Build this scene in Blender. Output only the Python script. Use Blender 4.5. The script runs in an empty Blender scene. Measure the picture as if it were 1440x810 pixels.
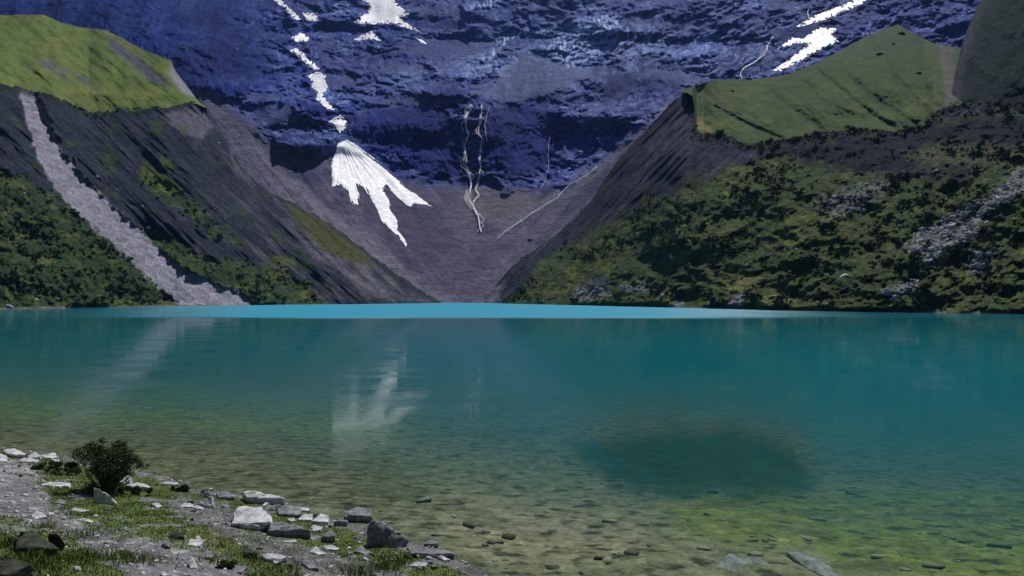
import bpy, bmesh, math, random
import numpy as np
from mathutils import Vector, Matrix, Euler

random.seed(7)
RNG = np.random.default_rng(11)
scene = bpy.context.scene
COL = scene.collection
R = math.radians
F, HZ, CZ = 1040.0, 417.0, 5.0      # focal length in photo pixels, horizon row, eye height over the water

# ------------------------------------------------------------------ noise
_p = np.arange(256); np.random.default_rng(5).shuffle(_p); PERM = np.concatenate([_p, _p, _p]).astype(np.int32)
_g = np.random.default_rng(9).normal(size=(256, 3)); GRAD = (_g/np.linalg.norm(_g, axis=1)[:, None]).astype(np.float32)
def perlin(x, y, z=0.0):
    x, y, z = np.broadcast_arrays(np.asarray(x, np.float32), np.asarray(y, np.float32), np.asarray(z, np.float32))
    xi, yi, zi = np.floor(x), np.floor(y), np.floor(z)
    fx, fy, fz = x-xi, y-yi, z-zi
    xi, yi, zi = xi.astype(np.int32) & 255, yi.astype(np.int32) & 255, zi.astype(np.int32) & 255
    u, v, w = fx*fx*fx*(fx*(fx*6-15)+10), fy*fy*fy*(fy*(fy*6-15)+10), fz*fz*fz*(fz*(fz*6-15)+10)
    def g(a, b, c):
        h = PERM[PERM[PERM[(xi+a) & 255]+((yi+b) & 255)]+((zi+c) & 255)]
        q = GRAD[h]
        return q[..., 0]*(fx-a)+q[..., 1]*(fy-b)+q[..., 2]*(fz-c)
    x00 = g(0, 0, 0)*(1-u)+g(1, 0, 0)*u; x10 = g(0, 1, 0)*(1-u)+g(1, 1, 0)*u
    x01 = g(0, 0, 1)*(1-u)+g(1, 0, 1)*u; x11 = g(0, 1, 1)*(1-u)+g(1, 1, 1)*u
    return ((x00*(1-v)+x10*v)*(1-w)+(x01*(1-v)+x11*v)*w)*1.6
def fbm(x, y, z=0.0, o=4, gain=.5, ridge=False):
    s = 0; a = 1; t = 0; f = 1.0
    for i in range(o):
        n = perlin(np.asarray(x)*f+i*17.3, np.asarray(y)*f-i*9.1, np.asarray(z)*f+i*5.7)
        if ridge: n = 1-2*np.abs(n)
        s = s+a*n; t += a; a *= gain; f *= 2.03
    return s/t
def ss(a, b, x):
    t = np.clip((np.asarray(x, float)-a)/(b-a), 0, 1); return t*t*(3-2*t)
def sdist(px, py, poly):                       # signed distance to a closed polygon, positive inside
    P = np.array(poly, float); d = np.full(np.shape(px), 1e9); ins = np.zeros(np.shape(px), bool)
    for i in range(len(P)):
        a, b = P[i-1], P[i]; e = b-a; L = max(e@e, 1e-9)
        t = np.clip(((px-a[0])*e[0]+(py-a[1])*e[1])/L, 0, 1)
        d = np.minimum(d, np.hypot(px-a[0]-t*e[0], py-a[1]-t*e[1]))
        c = (a[1] > py) != (b[1] > py)
        xx = a[0]+(py-a[1])*e[0]/(e[1] if abs(e[1]) > 1e-9 else 1e-9)
        ins ^= c & (px < xx)
    return np.where(ins, d, -d)
def pmask(px, py, poly, soft=4, wob=0, ws=20.):
    x0 = min(p[0] for p in poly)-40-wob; x1 = max(p[0] for p in poly)+40+wob
    y0 = min(p[1] for p in poly)-40-wob; y1 = max(p[1] for p in poly)+40+wob
    out = np.zeros(np.shape(px)); m = (px > x0) & (px < x1) & (py > y0) & (py < y1)
    qx, qy = px[m], py[m]
    if qx.size == 0: return out
    if wob:
        nx = fbm(qx/ws, qy/ws, 3.3, 4); ny = fbm(qx/ws, qy/ws, 8.1, 4)
        qx = qx+nx*wob; qy = qy+ny*wob
    out[m] = ss(-soft, soft, sdist(qx, qy, poly)); return out
def dline(px, py, pts):
    d = np.full(np.shape(px), 1e9)
    for a, b in zip(pts[:-1], pts[1:]):
        a = np.array(a, float); b = np.array(b, float); e = b-a
        t = np.clip(((px-a[0])*e[0]+(py-a[1])*e[1])/max(e@e, 1e-9), 0, 1)
        d = np.minimum(d, np.hypot(px-a[0]-t*e[0], py-a[1]-t*e[1]))
    return d
def mixc(c, col, m):
    m = np.asarray(m)[..., None]; return c*(1-m)+np.asarray(col, float)*m
def W(px, py, d):
    return (np.asarray(px)-720)/F*d, np.asarray(d)+0*np.asarray(px), CZ+(HZ-np.asarray(py))/F*d

# ------------------------------------------------------------------ object helpers
def tag(o, label=None, cat=None, group=None, kind=None):
    if label: o['label'] = label
    if cat: o['category'] = cat
    if group: o['group'] = group
    if kind: o['kind'] = kind
    return o
def mesh_np(name, V, Fc, mat, col=None, smooth=True, parent=None, extra=None):
    """V n x 3, Fc m x 3 or m x 4"""
    V = np.asarray(V, np.float32); Fc = np.asarray(Fc, np.int32); k = Fc.shape[1]
    me = bpy.data.meshes.new(name)
    me.vertices.add(len(V)); me.vertices.foreach_set('co', V.ravel())
    me.loops.add(Fc.size); me.loops.foreach_set('vertex_index', Fc.ravel())
    me.polygons.add(len(Fc)); me.polygons.foreach_set('loop_start', np.arange(0, Fc.size, k, dtype=np.int32))
    me.polygons.foreach_set('loop_total', np.full(len(Fc), k, np.int32))
    me.update(calc_edges=True)
    if smooth: me.polygons.foreach_set('use_smooth', np.ones(len(Fc), bool))
    if col is not None:
        a = me.color_attributes.new('Col', 'FLOAT_COLOR', 'POINT')
        c = np.ones((len(V), 4), np.float32); c[:, :3] = np.clip(np.asarray(col).reshape(-1, 3), 0, 1); a.data.foreach_set('color', c.ravel())
    for n, arr in (extra or {}).items():
        a = me.attributes.new(n, 'FLOAT', 'POINT'); a.data.foreach_set('value', np.asarray(arr, np.float32).ravel())
    me.materials.append(mat); me.validate()
    o = bpy.data.objects.new(name, me); COL.objects.link(o)
    if parent: o.parent = parent
    return o
def grid_faces(n, m, off=0):
    i = np.arange(n*m).reshape(n, m)+off
    return np.stack([i[:-1, :-1], i[:-1, 1:], i[1:, 1:], i[1:, :-1]], -1).reshape(-1, 4)
def grid_obj(name, X, Y, Z, mat, col=None, extra=None):
    n, m = X.shape
    return mesh_np(name, np.stack([X, Y, Z], -1).reshape(-1, 3), grid_faces(n, m), mat, col, extra=extra)

# ------------------------------------------------------------------ materials
def newmat(name):
    m = bpy.data.materials.new(name); m.use_nodes = True; nt = m.node_tree
    return m, nt, nt.nodes['Principled BSDF']
def nd(nt, t, **kw):
    n = nt.nodes.new(t)
    for k, v in kw.items():
        if k.startswith('i_'): n.inputs[k[2:].replace('_', ' ')].default_value = v
        else: setattr(n, k, v)
    return n
def terrain_mat(name, sc, bdist, rough=.9, stretch=(1, 1, 1), contrast=.6, fine=4.0, bstr=1.0):
    """albedo from the painted ground cover, broken up by 3D noise in metres, with matching relief"""
    m, nt, b = newmat(name); L = nt.links.new
    at = nd(nt, 'ShaderNodeVertexColor', layer_name='Col')
    tc = nd(nt, 'ShaderNodeTexCoord'); mp = nd(nt, 'ShaderNodeMapping'); mp.inputs['Scale'].default_value = stretch
    L(tc.outputs['Object'], mp.inputs[0])
    n1 = nd(nt, 'ShaderNodeTexNoise', i_Scale=sc, i_Detail=7.0, i_Roughness=.72, i_Distortion=.4); L(mp.outputs[0], n1.inputs[0])
    n2 = nd(nt, 'ShaderNodeTexNoise', i_Scale=sc*fine, i_Detail=5.0, i_Roughness=.7); L(mp.outputs[0], n2.inputs[0])
    mr = nd(nt, 'ShaderNodeMapRange'); mr.inputs[1].default_value = .3; mr.inputs[2].default_value = .7
    mr.inputs[3].default_value = 1-contrast; mr.inputs[4].default_value = 1+contrast; L(n1.outputs[0], mr.inputs[0])
    mr2 = nd(nt, 'ShaderNodeMapRange'); mr2.inputs[1].default_value = .3; mr2.inputs[2].default_value = .7
    mr2.inputs[3].default_value = 1-contrast*.6; mr2.inputs[4].default_value = 1+contrast*.6; L(n2.outputs[0], mr2.inputs[0])
    mu = nd(nt, 'ShaderNodeMath', operation='MULTIPLY'); L(mr.outputs[0], mu.inputs[0]); L(mr2.outputs[0], mu.inputs[1])
    vm = nd(nt, 'ShaderNodeVectorMath', operation='SCALE'); L(at.outputs[0], vm.inputs[0]); L(mu.outputs[0], vm.inputs['Scale'])
    L(vm.outputs[0], b.inputs['Base Color'])
    ad = nd(nt, 'ShaderNodeMath', operation='MULTIPLY_ADD'); ad.inputs[1].default_value = .35; L(n2.outputs[0], ad.inputs[0]); L(n1.outputs[0], ad.inputs[2])
    bp = nd(nt, 'ShaderNodeBump', i_Strength=bstr, i_Distance=bdist); L(ad.outputs[0], bp.inputs['Height']); L(bp.outputs[0], b.inputs['Normal'])
    b.inputs['Roughness'].default_value = rough; b.inputs['Specular IOR Level'].default_value = .03
    return m
def simple_mat(name, c1, c2, sc, rough=.8, bdist=.02, spec=.3, bstr=.6, detail=6.0, trans=0):
    m, nt, b = newmat(name); L = nt.links.new
    tc = nd(nt, 'ShaderNodeTexCoord')
    n1 = nd(nt, 'ShaderNodeTexNoise', i_Scale=sc, i_Detail=detail, i_Roughness=.7); L(tc.outputs['Object'], n1.inputs[0])
    cr = nd(nt, 'ShaderNodeValToRGB'); cr.color_ramp.elements[0].position = .35; cr.color_ramp.elements[1].position = .65
    cr.color_ramp.elements[0].color = (*c1, 1); cr.color_ramp.elements[1].color = (*c2, 1)
    L(n1.outputs[0], cr.inputs[0]); L(cr.outputs[0], b.inputs['Base Color'])
    bp = nd(nt, 'ShaderNodeBump', i_Strength=bstr, i_Distance=bdist); L(n1.outputs[0], bp.inputs['Height']); L(bp.outputs[0], b.inputs['Normal'])
    b.inputs['Roughness'].default_value = rough; b.inputs['Specular IOR Level'].default_value = spec
    if trans: b.inputs['Transmission Weight'].default_value = 0; b.inputs['Subsurface Weight'].default_value = 0
    return m
def attr_mat(name, rough=.8, spec=.2, mulsc=8., contrast=.3):
    m, nt, b = newmat(name); L = nt.links.new
    at = nd(nt, 'ShaderNodeVertexColor', layer_name='Col')
    tc = nd(nt, 'ShaderNodeTexCoord'); n1 = nd(nt, 'ShaderNodeTexNoise', i_Scale=mulsc, i_Detail=4.0); L(tc.outputs['Object'], n1.inputs[0])
    mr = nd(nt, 'ShaderNodeMapRange'); mr.inputs[1].default_value = .3; mr.inputs[2].default_value = .7
    mr.inputs[3].default_value = 1-contrast; mr.inputs[4].default_value = 1+contrast; L(n1.outputs[0], mr.inputs[0])
    vm = nd(nt, 'ShaderNodeVectorMath', operation='SCALE'); L(at.outputs[0], vm.inputs[0]); L(mr.outputs[0], vm.inputs['Scale'])
    L(vm.outputs[0], b.inputs['Base Color']); b.inputs['Roughness'].default_value = rough; b.inputs['Specular IOR Level'].default_value = spec
    return m

M_cirque = terrain_mat('cirque_rock', .05, 5.0, .9, (1, 1, 1), .42, 4.0)
M_slope = terrain_mat('moraine_slope', .16, 2.6, .95, (1, 1, 1), .55, 4.0)
M_meadow = terrain_mat('alpine_meadow', .06, 1.6, .95, (1, 1, 1), .28, 6.0, .8)
M_ground = terrain_mat('shore_ground', 2.2, .05, .95, (1, 1, 1), .55, 5.0)
M_snow = simple_mat('old_snow', (.50, .53, .62), (.90, .91, .94), .10, .6, 1.2, .3, .8)
M_fall = simple_mat('falling_water', (.5, .56, .68), (.85, .88, .95), .5, .5, .2)
M_leaf = attr_mat('shrub_leaves', .8, .08)
M_bark = simple_mat('shrub_bark', (.03, .025, .02), (.09, .075, .06), 30, .9, .004)
M_rockL = simple_mat('pale_granite', (.22, .225, .25), (.62, .63, .66), 4, .85, .03, .08, .8, 9.)
M_rockM = simple_mat('grey_stone', (.07, .075, .085), (.27, .28, .31), 6, .85, .03, .08, .8, 9.)
M_rockD = simple_mat('dark_mossy_stone', (.02, .022, .022), (.07, .075, .06), 6, .9, .03, .08, .8, 9.)
M_rockF = simple_mat('slope_boulder', (.13, .13, .17), (.42, .42, .48), .9, .9, .2, .2, .8)
M_rockB = simple_mat('dark_boulder', (.02, .02, .025), (.06, .06, .07), .9, .9, .2, .2, .8)
M_grass = attr_mat('grass_blades', .8, .08)

# ------------------------------------------------------------------ camera, world, sun
cam = bpy.data.objects.new('camera', bpy.data.cameras.new('camera')); COL.objects.link(cam)
cam.location = (0, 0, CZ); cam.rotation_euler = (R(90), 0, 0)
cam.data.sensor_width = 36; cam.data.lens = 36*F/1440; cam.data.shift_y = -(405-HZ)/1440
cam.data.clip_start = .1; cam.data.clip_end = 12000; scene.camera = cam
SUN_EL, SUN_AZ = 56.0, 25.0         # azimuth to the right of the view direction
w = bpy.data.worlds.new('World'); scene.world = w; w.use_nodes = True
nt = w.node_tree; bg = nt.nodes['Background']; sky = nt.nodes.new('ShaderNodeTexSky'); sky.sky_type = 'NISHITA'
sky.sun_disc = False; sky.sun_elevation = R(SUN_EL); sky.sun_rotation = R(SUN_AZ); sky.altitude = 4200; sky.dust_density = .4
nt.links.new(sky.outputs[0], bg.inputs[0]); bg.inputs[1].default_value = .05
sl = bpy.data.lights.new('sun', 'SUN'); sl.energy = 5.0; sl.angle = R(.53); sl.color = (1, .96, .9)
so = bpy.data.objects.new('sun', sl); COL.objects.link(so)
sd = Vector((math.sin(R(SUN_AZ))*math.cos(R(SUN_EL)), math.cos(R(SUN_AZ))*math.cos(R(SUN_EL)), math.sin(R(SUN_EL))))
so.rotation_euler = sd.to_track_quat('Z', 'Y').to_euler(); so.location = sd*300
scene.view_settings.view_transform = 'Standard'; scene.view_settings.look = 'None'
scene.view_settings.exposure = 0.05; scene.view_settings.gamma = 1.0; scene.view_settings.use_curve_mapping = False
scene.render.engine = 'CYCLES'; scene.cycles.volume_bounces = 0; scene.cycles.transparent_max_bounces = 12

# ================================================================== THE CIRQUE (back wall, scree bowl)
SNOWS = []
def sn(poly, label, ox=0., oy=0., sx=1., **kw): SNOWS.append(([(ox+x/sx, oy+y/sx) for x, y in poly], label, kw))
A = dict(ox=360, oy=0, sx=3)
sn([(60, -30), (95, -10), (130, 25), (190, 80), (165, 82), (120, 35), (80, 5)], 'narrow slanting snow strip topmost in the left gully, cut by the photo edge', **A, wob=1, thick=1.5)
sn([(195, 52), (240, 58), (278, 87), (215, 87)], 'small snow scrap just right of the topmost gully strip', **A, wob=1, thick=1.5)
sn([(150, 158), (185, 138), (215, 152), (232, 170), (170, 175)], 'small snow triangle in the left gully between two dark ledges', **A, wob=1, thick=1.5)
sn([(145, 213), (170, 203), (215, 240), (268, 290), (240, 294), (195, 250)], 'slanting snow bar in the gully above the knotted snow column', **A, wob=1, thick=2)
sn([(218, 318), (262, 303), (292, 320), (290, 340), (302, 370), (280, 395), (300, 430), (328, 462), (308, 465), (250, 415), (262, 390), (235, 370), (238, 345)], 'knotted snow column filling the middle of the left gully', **A, wob=1.5, thick=2)
sn([(303, 515), (335, 495), (360, 488), (385, 520), (372, 545), (355, 562), (340, 545)], 'snow plug in the gully throat directly above the big fan', **A, wob=1.5, thick=2)
sn([(345, 5), (385, -12), (430, 15), (470, 50), (560, 120), (640, 190), (750, 278), (700, 264), (655, 262), (640, 278), (600, 240), (552, 185), (530, 195), (562, 260), (590, 320), (600, 370), (635, 395), (655, 440), (630, 440), (600, 392), (560, 362), (520, 312), (490, 262), (462, 195), (430, 180), (434, 228), (428, 264), (408, 262), (392, 215), (365, 180), (322, 182), (315, 100)],
     'big white avalanche fan spreading over the scree below the gully', ox=360, oy=200, sx=3, wob=3, thick=1, apex=(477, 188))
sn([(400, -40), (540, -40), (600, 20), (645, 60), (600, 75), (692, 135), (650, 125), (580, 95), (500, 100), (412, 97), (470, 50), (485, 30)], 'broad snow patch with pointed tail at the top of the wall, right of the gully', **A, wob=1.5)
sn([(412, 166), (487, 132), (525, 172), (480, 163), (430, 170)], 'flat little snow wedge under the broad pointed patch', **A, wob=1, thick=1.5)
sn([(678, 163), (700, 170), (722, 187), (700, 183)], 'tiny snow chip at the tip of the pointed patch', **A, wob=.5, thick=1)
B = dict(ox=1000, oy=0, sx=3.24)
sn([(390, 122), (460, 78), (560, 40), (640, 8), (720, -35), (760, -40), (690, 15), (560, 75), (430, 115)], 'long thin snow strip slanting to the upper edge at right', **B, wob=1.5)
sn([(303, 222), (370, 173), (415, 178), (490, 128), (575, 130), (548, 160), (582, 190), (520, 215), (480, 235), (420, 270), (320, 322), (278, 322), (360, 270), (430, 212), (455, 197), (400, 195), (340, 215)], 'hooked white snow patch just above the right green meadow', **B, wob=1.5)


pxs = np.concatenate([np.arange(-420, -20, 6), np.arange(-20, 1460, 1.2), np.arange(1460, 1880, 6)])
pys = np.concatenate([np.arange(-260, -8, 3.0), np.arange(-8, 440, 1.1)])
PX, PY = np.meshgrid(pxs, pys)
cols = [-420, 0, 200, 330, 450, 550, 650, 750, 850, 950, 1100, 1300, 1440, 1880]
tab = {
 -260: [2300, 2300, 2350, 2450, 2550, 2600, 2650, 2650, 2600, 2550, 2400, 2300, 2200, 2200],
 -60:  [1700, 1700, 1750, 1900, 2050, 2150, 2200, 2200, 2150, 2050, 1850, 1700, 1600, 1600],
 20:   [1450, 1450, 1500, 1600, 1750, 1850, 1900, 1900, 1850, 1700, 1500, 1380, 1300, 1300],
 70:   [1300, 1300, 1330, 1350, 1500, 1600, 1660, 1680, 1600, 1450, 1280, 1180, 1150, 1150],
 140:  [1150, 1150, 1120, 1050, 1130, 1200, 1230, 1250, 1200, 1120, 1050, 1000, 1000, 1000],
 200:  [1050, 1050, 1000, 930, 1010, 1090, 1120, 1130, 1080, 960, 950, 950, 950, 950],
 260:  [950, 950, 900, 830, 880, 990, 1040, 1020, 920, 850, 850, 850, 850, 850],
 330:  [820, 820, 800, 740, 730, 790, 830, 800, 760, 760, 760, 760, 760, 760],
 400:  [700, 700, 700, 680, 650, 640, 640, 650, 680, 700, 700, 700, 700, 700],
 440:  [640, 640, 640, 620, 600, 585, 560, 575, 600, 640, 640, 640, 640, 640]}
rows = sorted(tab); T = np.array([np.interp(pxs, cols, tab[r]) for r in rows])
D = np.empty_like(PX)
for j in range(len(pxs)): D[:, j] = np.interp(pys, rows, T[:, j])
def blur(A, r, ax):
    k = np.ones(2*r+1)/(2*r+1)
    P = np.pad(A, [(r, r) if i == ax else (0, 0) for i in range(2)], mode='reflect', reflect_type='odd')
    c = np.cumsum(P, ax); c = np.concatenate([np.zeros_like(np.take(c, [0], ax)), c], ax)
    n = A.shape[ax]
    return (np.take(c, range(2*r+1, 2*r+1+n), ax)-np.take(c, range(0, n), ax))/(2*r+1)
for _ in range(2): D = blur(blur(D, 22, 0), 30, 1)
dD = -np.gradient(D, pys, axis=0)                      # metres of depth per photo pixel going up
PS = PY+np.clip(PX-820, 0, 900)*.38+.2*np.clip(480-PX, 0, 400)
nbig = fbm(PX/170, PY/110, 1.2, 4); nmid = fbm(PX/60, PY/38, 4.4, 4)
cliffzone = np.clip(pmask(PX, PY, [(-600, -400), (2000, -400), (2000, 60), (1300, 120), (960, 130), (870, 205), (800, 262), (740, 268), (640, 262), (560, 250), (480, 215), (400, 215), (330, 150), (240, 110), (200, 140), (-600, 140)], 12, 14, 30), 0, 1)
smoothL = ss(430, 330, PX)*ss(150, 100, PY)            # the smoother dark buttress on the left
s = (HZ-PY) - np.clip(PX-820, 0, 900)*.34 + np.clip(480-PX, 0, 500)*.30 + 34*nbig + 12*nmid
def terrace(s, per, sharp=.3):
    q = s/per; fr = q-np.floor(q)
    return (ss(1-sharp, 1, fr)-fr)*per
amp = ss(-.35, .25, fbm(PX/90, PY/60, 9.9, 3))
wx = fbm(PX/70, PY/44, 21, 5)*60; wy = fbm(PX/70, PY/44, 25, 5)*34
s2 = s+wy+9*fbm(PX/16, PY/9, 2.4, 3)
am2 = ss(-.25, .3, fbm(PX/42+3, PY/24, 3.9, 3))
disp = dD*(terrace(s2, 37)*.6*amp + terrace(s2*1.07+15*nmid+6, 13, .35)*.55*am2 + terrace(s+6*fbm(PX/14, PY/8, 2, 3), 5.3, .4)*.35)
bil = np.abs(fbm((PX+wx)/48, (PS+wy)/21, 5.5, 4))
calm_ = ss(-.12, .22, fbm(PX/85+wx/90, PS/30+wy/60, 131, 4))            # smoother benches between the rough steps
disp += -105*bil*(1-.6*smoothL)*(1-.5*calm_)
disp += -26*np.abs(fbm((PX+wx)/19, (PS+wy)/9, 15.5, 3))*(.25+.75*am2)*(1-.8*calm_)
disp *= (1-.62*smoothL)*(.52+.2*fbm(PX/130, PS/70, 181, 2))
disp += fbm((PX+PS*.8+wx)/64, (PS-PX*.35+wy)/30, 191, 3, .5, True)*-26*(1-.5*smoothL)
gul = fbm(PX/26+PY/60, PY/85, 6.6, 5, .55, True)
disp += gul*-8*(1-.3*smoothL)
disp += fbm(PX/75+PY/130*.6, PY/120, 7.6, 4, .5, True)*-30
disp += fbm(PX/9, PS/4.5, 2.2, 4)*5*(1-.5*smoothL)*(1-.6*calm_)
# big hollows and bulges of the wall
for (cx, cy, rx, ry, a_) in [(215, 60, 150, 60, -70), (620, 205, 70, 45, 40), (540, 170, 70, 24, -75), (700, 205, 40, 50, -60), (770, 200, 60, 40, 60), (845, 36, 42, 16, -75), (740, 56, 34, 10, 75),
                            (650, 60, 60, 10, 60), (430, 155, 40, 14, -70), (440, 205, 40, 16, -70), (600, 95, 80, 12, -50), (1000, 60, 90, 14, 60), (905, 30, 30, 10, 70), (940, 62, 40, 8, 60), (600, 30, 40, 12, 70),
                            (620, 130, 40, 10, -60), (890, 135, 80, 14, 50), (470, 42, 50, 8, 60), (320, 125, 40, 12, -60), (860, 165, 60, 16, -50), (660, 18, 40, 14, -50)]:
    disp += a_*np.exp(-((PX-cx)/rx)**2-((PY-cy)/ry)**2)
fanm = pmask(PX, PY, [(465, 205), (475, 180), (500, 192), (560, 240), (620, 290), (600, 360), (560, 350), (500, 330), (460, 250)], 10)
disp -= disp[(cliffzone > .5) & (PX > 300) & (PX < 1200)].mean()
disp = disp*(1-fanm)+blur(blur(disp, 30, 0), 30, 1)*.8*fanm
scr = 1-cliffzone
scrd = fbm((PX*.75-PY*.6)/16, (PX*.6+PY*.8)/120, 1.5, 4)*ss(680, 560, PX)+fbm((PX*.75+PY*.6)/16, (PX*.6-PY*.8)/120, 1.5, 4)*ss(660, 780, PX)
rub = fbm(PX/5, PY/3, .7, 3)
bench = pmask(PX, PY, [(700, 92), (745, 78), (800, 92), (830, 105), (790, 128), (730, 142), (690, 138), (668, 128), (700, 112)], 6, 8)
scrp = np.zeros(PX.shape)                                # scree aprons resting on the benches
for q in ([(560, 66), (620, 60), (700, 64), (720, 76), (640, 82), (580, 78)], [(440, 106), (480, 104), (505, 112), (490, 126), (450, 124)], [(360, 150), (400, 148), (425, 160), (420, 178), (380, 176), (350, 165)], [(500, 140), (560, 132), (640, 138), (650, 148), (560, 146)],
          [(600, 86), (650, 84), (690, 92), (680, 106), (620, 104)], [(860, 106), (920, 100), (990, 104), (1010, 112), (960, 118), (880, 124)], [(800, 96), (850, 92), (870, 104), (830, 112)], [(330, 128), (400, 132), (390, 142), (340, 140)], [(560, 10), (640, 6), (670, 30), (600, 26)], [(520, 92), (570, 88), (610, 96), (600, 108), (530, 106)]):
    scrp = np.maximum(scrp, pmask(PX, PY, q, 4, 9, 12))
dark = np.zeros(PX.shape)
for q in ([(480, 165), (540, 150), (620, 150), (650, 175), (650, 250), (600, 245), (540, 210), (490, 195)], [(680, 160), (720, 145), (770, 150), (790, 180), (770, 235), (720, 250), (680, 230)], [(840, 118), (880, 105), (960, 118), (960, 140), (900, 165), (850, 150)], [(1085, 48), (1120, 32), (1180, 36), (1160, 55), (1100, 66)], [(1010, 70), (1060, 60), (1110, 80), (1080, 104), (1010, 100)],
          [(705, 52), (735, 48), (775, 54), (770, 66), (710, 64)], [(868, 28), (900, 20), (930, 28), (915, 42), (875, 42)], [(930, 60), (960, 52), (985, 60), (970, 70), (935, 68)], [(420, 140), (460, 150), (480, 168), (425, 162)], [(405, 185), (450, 188), (480, 205), (440, 220), (405, 205)], [(600, 120), (640, 115), (650, 130), (610, 135)], [(300, 116), (350, 118), (345, 138), (300, 132)], [(560, 28), (640, 28), (660, 42), (580, 40)], [(720, 130), (760, 125), (790, 138), (740, 146)]):
    dark = np.maximum(dark, pmask(PX, PY, q, 6, 12, 14))
db_ = blur(blur(disp, 10, 0), 12, 1)
snm = np.maximum.reduce([pmask(PX, PY, P_, 5) for P_, l_, k_ in SNOWS])
stre = fbm((PX+wx*.5)/7, (PY+.35*wx)/46, 151, 4)*8+np.abs(fbm((PX-PY*.4)/26, PY/60, 155, 3))*-26
disp = disp*(1-snm)+db_*snm; DD = D+(disp*(1-.85*scrp)*(1-.7*dark)+db_*.6*scrp+(db_*.8+stre)*.7*dark)*cliffzone*(1-.8*bench)+scr*(scrd*9+rub*1.1*(.3+ss(330, 400, PY)))
DD = D+(DD-D)*ss(432, 415, PY)
X, Y, Z = W(PX, PY, DD)
def nz_of(X, Y, Z):
    a = np.stack([np.gradient(v, axis=1) for v in (X, Y, Z)], -1); b = np.stack([np.gradient(v, axis=0) for v in (X, Y, Z)], -1)
    n = np.cross(a, b); n /= np.linalg.norm(n, axis=-1)[..., None]+1e-9
    return np.abs(n[..., 2])
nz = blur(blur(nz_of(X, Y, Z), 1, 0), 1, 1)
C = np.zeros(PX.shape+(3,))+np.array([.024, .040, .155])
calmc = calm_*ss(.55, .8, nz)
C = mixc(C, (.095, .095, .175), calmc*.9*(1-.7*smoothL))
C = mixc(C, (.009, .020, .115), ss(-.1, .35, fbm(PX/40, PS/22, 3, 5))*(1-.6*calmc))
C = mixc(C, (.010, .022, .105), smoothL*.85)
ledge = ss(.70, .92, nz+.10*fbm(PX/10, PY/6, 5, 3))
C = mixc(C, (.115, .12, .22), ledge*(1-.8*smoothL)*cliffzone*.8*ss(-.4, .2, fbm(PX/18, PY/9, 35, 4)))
strk = ss(.50, .9, fbm((PX+wx)/60, (s2+.8*wy)/11.0, 2.5, 5, .62, True))*ss(-.25, .35, fbm(PX/60, PY/30, 45, 3))*(1-.7*dark)
C = mixc(C, (.36, .38, .47), strk*.75*cliffzone*(1-.8*smoothL))
C = mixc(C, (.5, .52, .62), ss(.30, .6, fbm(PX/3.6, PY/2.2, 55, 3))*cliffzone*(1-.9*smoothL)*.7*ss(-.2, .3, fbm(PX/50, PS/18, 65, 3)+.35*np.exp(-((PX-840)/160)**2-((PY-60)/50)**2)))
wisp = ss(.60, .95, fbm(PX/46+nbig*2, (PY-PX*.35)/13+nbig*2, 7.5, 5, .55, True))
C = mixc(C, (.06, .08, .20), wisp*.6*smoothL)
screec = mixc(np.zeros(PX.shape+(3,))+np.array([.098, .092, .145]), (.052, .050, .098), ss(-.2, .45, scrd+.5*fbm(PX/60, PY/40, 141, 3)))
C = mixc(C, (0, 0, 0), scr)+screec*scr[..., None]
C = mixc(C, (.105, .102, .165), scrp*cliffzone*.85)
C = mixc(C, (.007, .016, .095), dark*cliffzone*.85)
C = mixc(C, (.145, .14, .18), bench*.9)
C = mixc(C, (.07, .068, .105), pmask(PX, PY, [(600, 330), (690, 330), (760, 340), (800, 320), (740, 370), (690, 420), (640, 428), (600, 420)], 12, 14)*.7*ss(-.3, .3, rub))
C = mixc(C, (.050, .048, .088), pmask(PX, PY, [(500, 262), (560, 268), (620, 300), (640, 350), (600, 380), (560, 340), (510, 300)], 14, 14)*.7)
C = mixc(C, (.145, .13, .15), pmask(PX, PY, [(650, 262), (700, 256), (760, 270), (750, 300), (700, 320), (660, 300)], 10, 8)*.6)
C = mixc(C, (.155, .148, .185), pmask(PX, PY, [(470, 300), (520, 330), (560, 370), (640, 428), (600, 428), (530, 380), (470, 330), (400, 270), (380, 230)], 10, 8)*.8)
for q in ([(306, 138), (330, 160), (362, 196), (350, 192), (322, 166)], [(402, 226), (420, 238), (440, 260), (424, 252)], [(330, 200), (372, 240), (380, 252), (352, 232)], [(365, 170), (384, 188), (392, 206), (372, 190)]):
    C = mixc(C, (.035, .045, .10), pmask(PX, PY, q, 2, 4, 8)*.85)
C = mixc(C, (.14, .135, .19), pmask(PX, PY, [(285, 140), (330, 160), (400, 250), (480, 310), (470, 325), (380, 280), (320, 215)], 8, 6)*.6)
C = mixc(C, (.15, .15, .21), pmask(PX, PY, [(860, 215), (880, 210), (850, 240), (780, 285), (700, 335), (700, 328), (770, 275)], 4, 4)*.6)
for q in ([(800, 45), (815, 28), (845, 20), (872, 24), (868, 44), (840, 46), (815, 50)], [(720, 45), (765, 42), (775, 52), (760, 50), (725, 50), (700, 70), (690, 95), (683, 90), (700, 60)], [(765, 66), (800, 50), (830, 60), (850, 75), (820, 88), (800, 95), (775, 80)], [(670, 0), (705, 0), (700, 14), (680, 14)]):
    C = mixc(C, (.62, .63, .68), pmask(PX, PY, q, 3, 7, 10)*ss(-.15, .35, fbm(PX/4, PY/7, 7, 3)))
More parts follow.
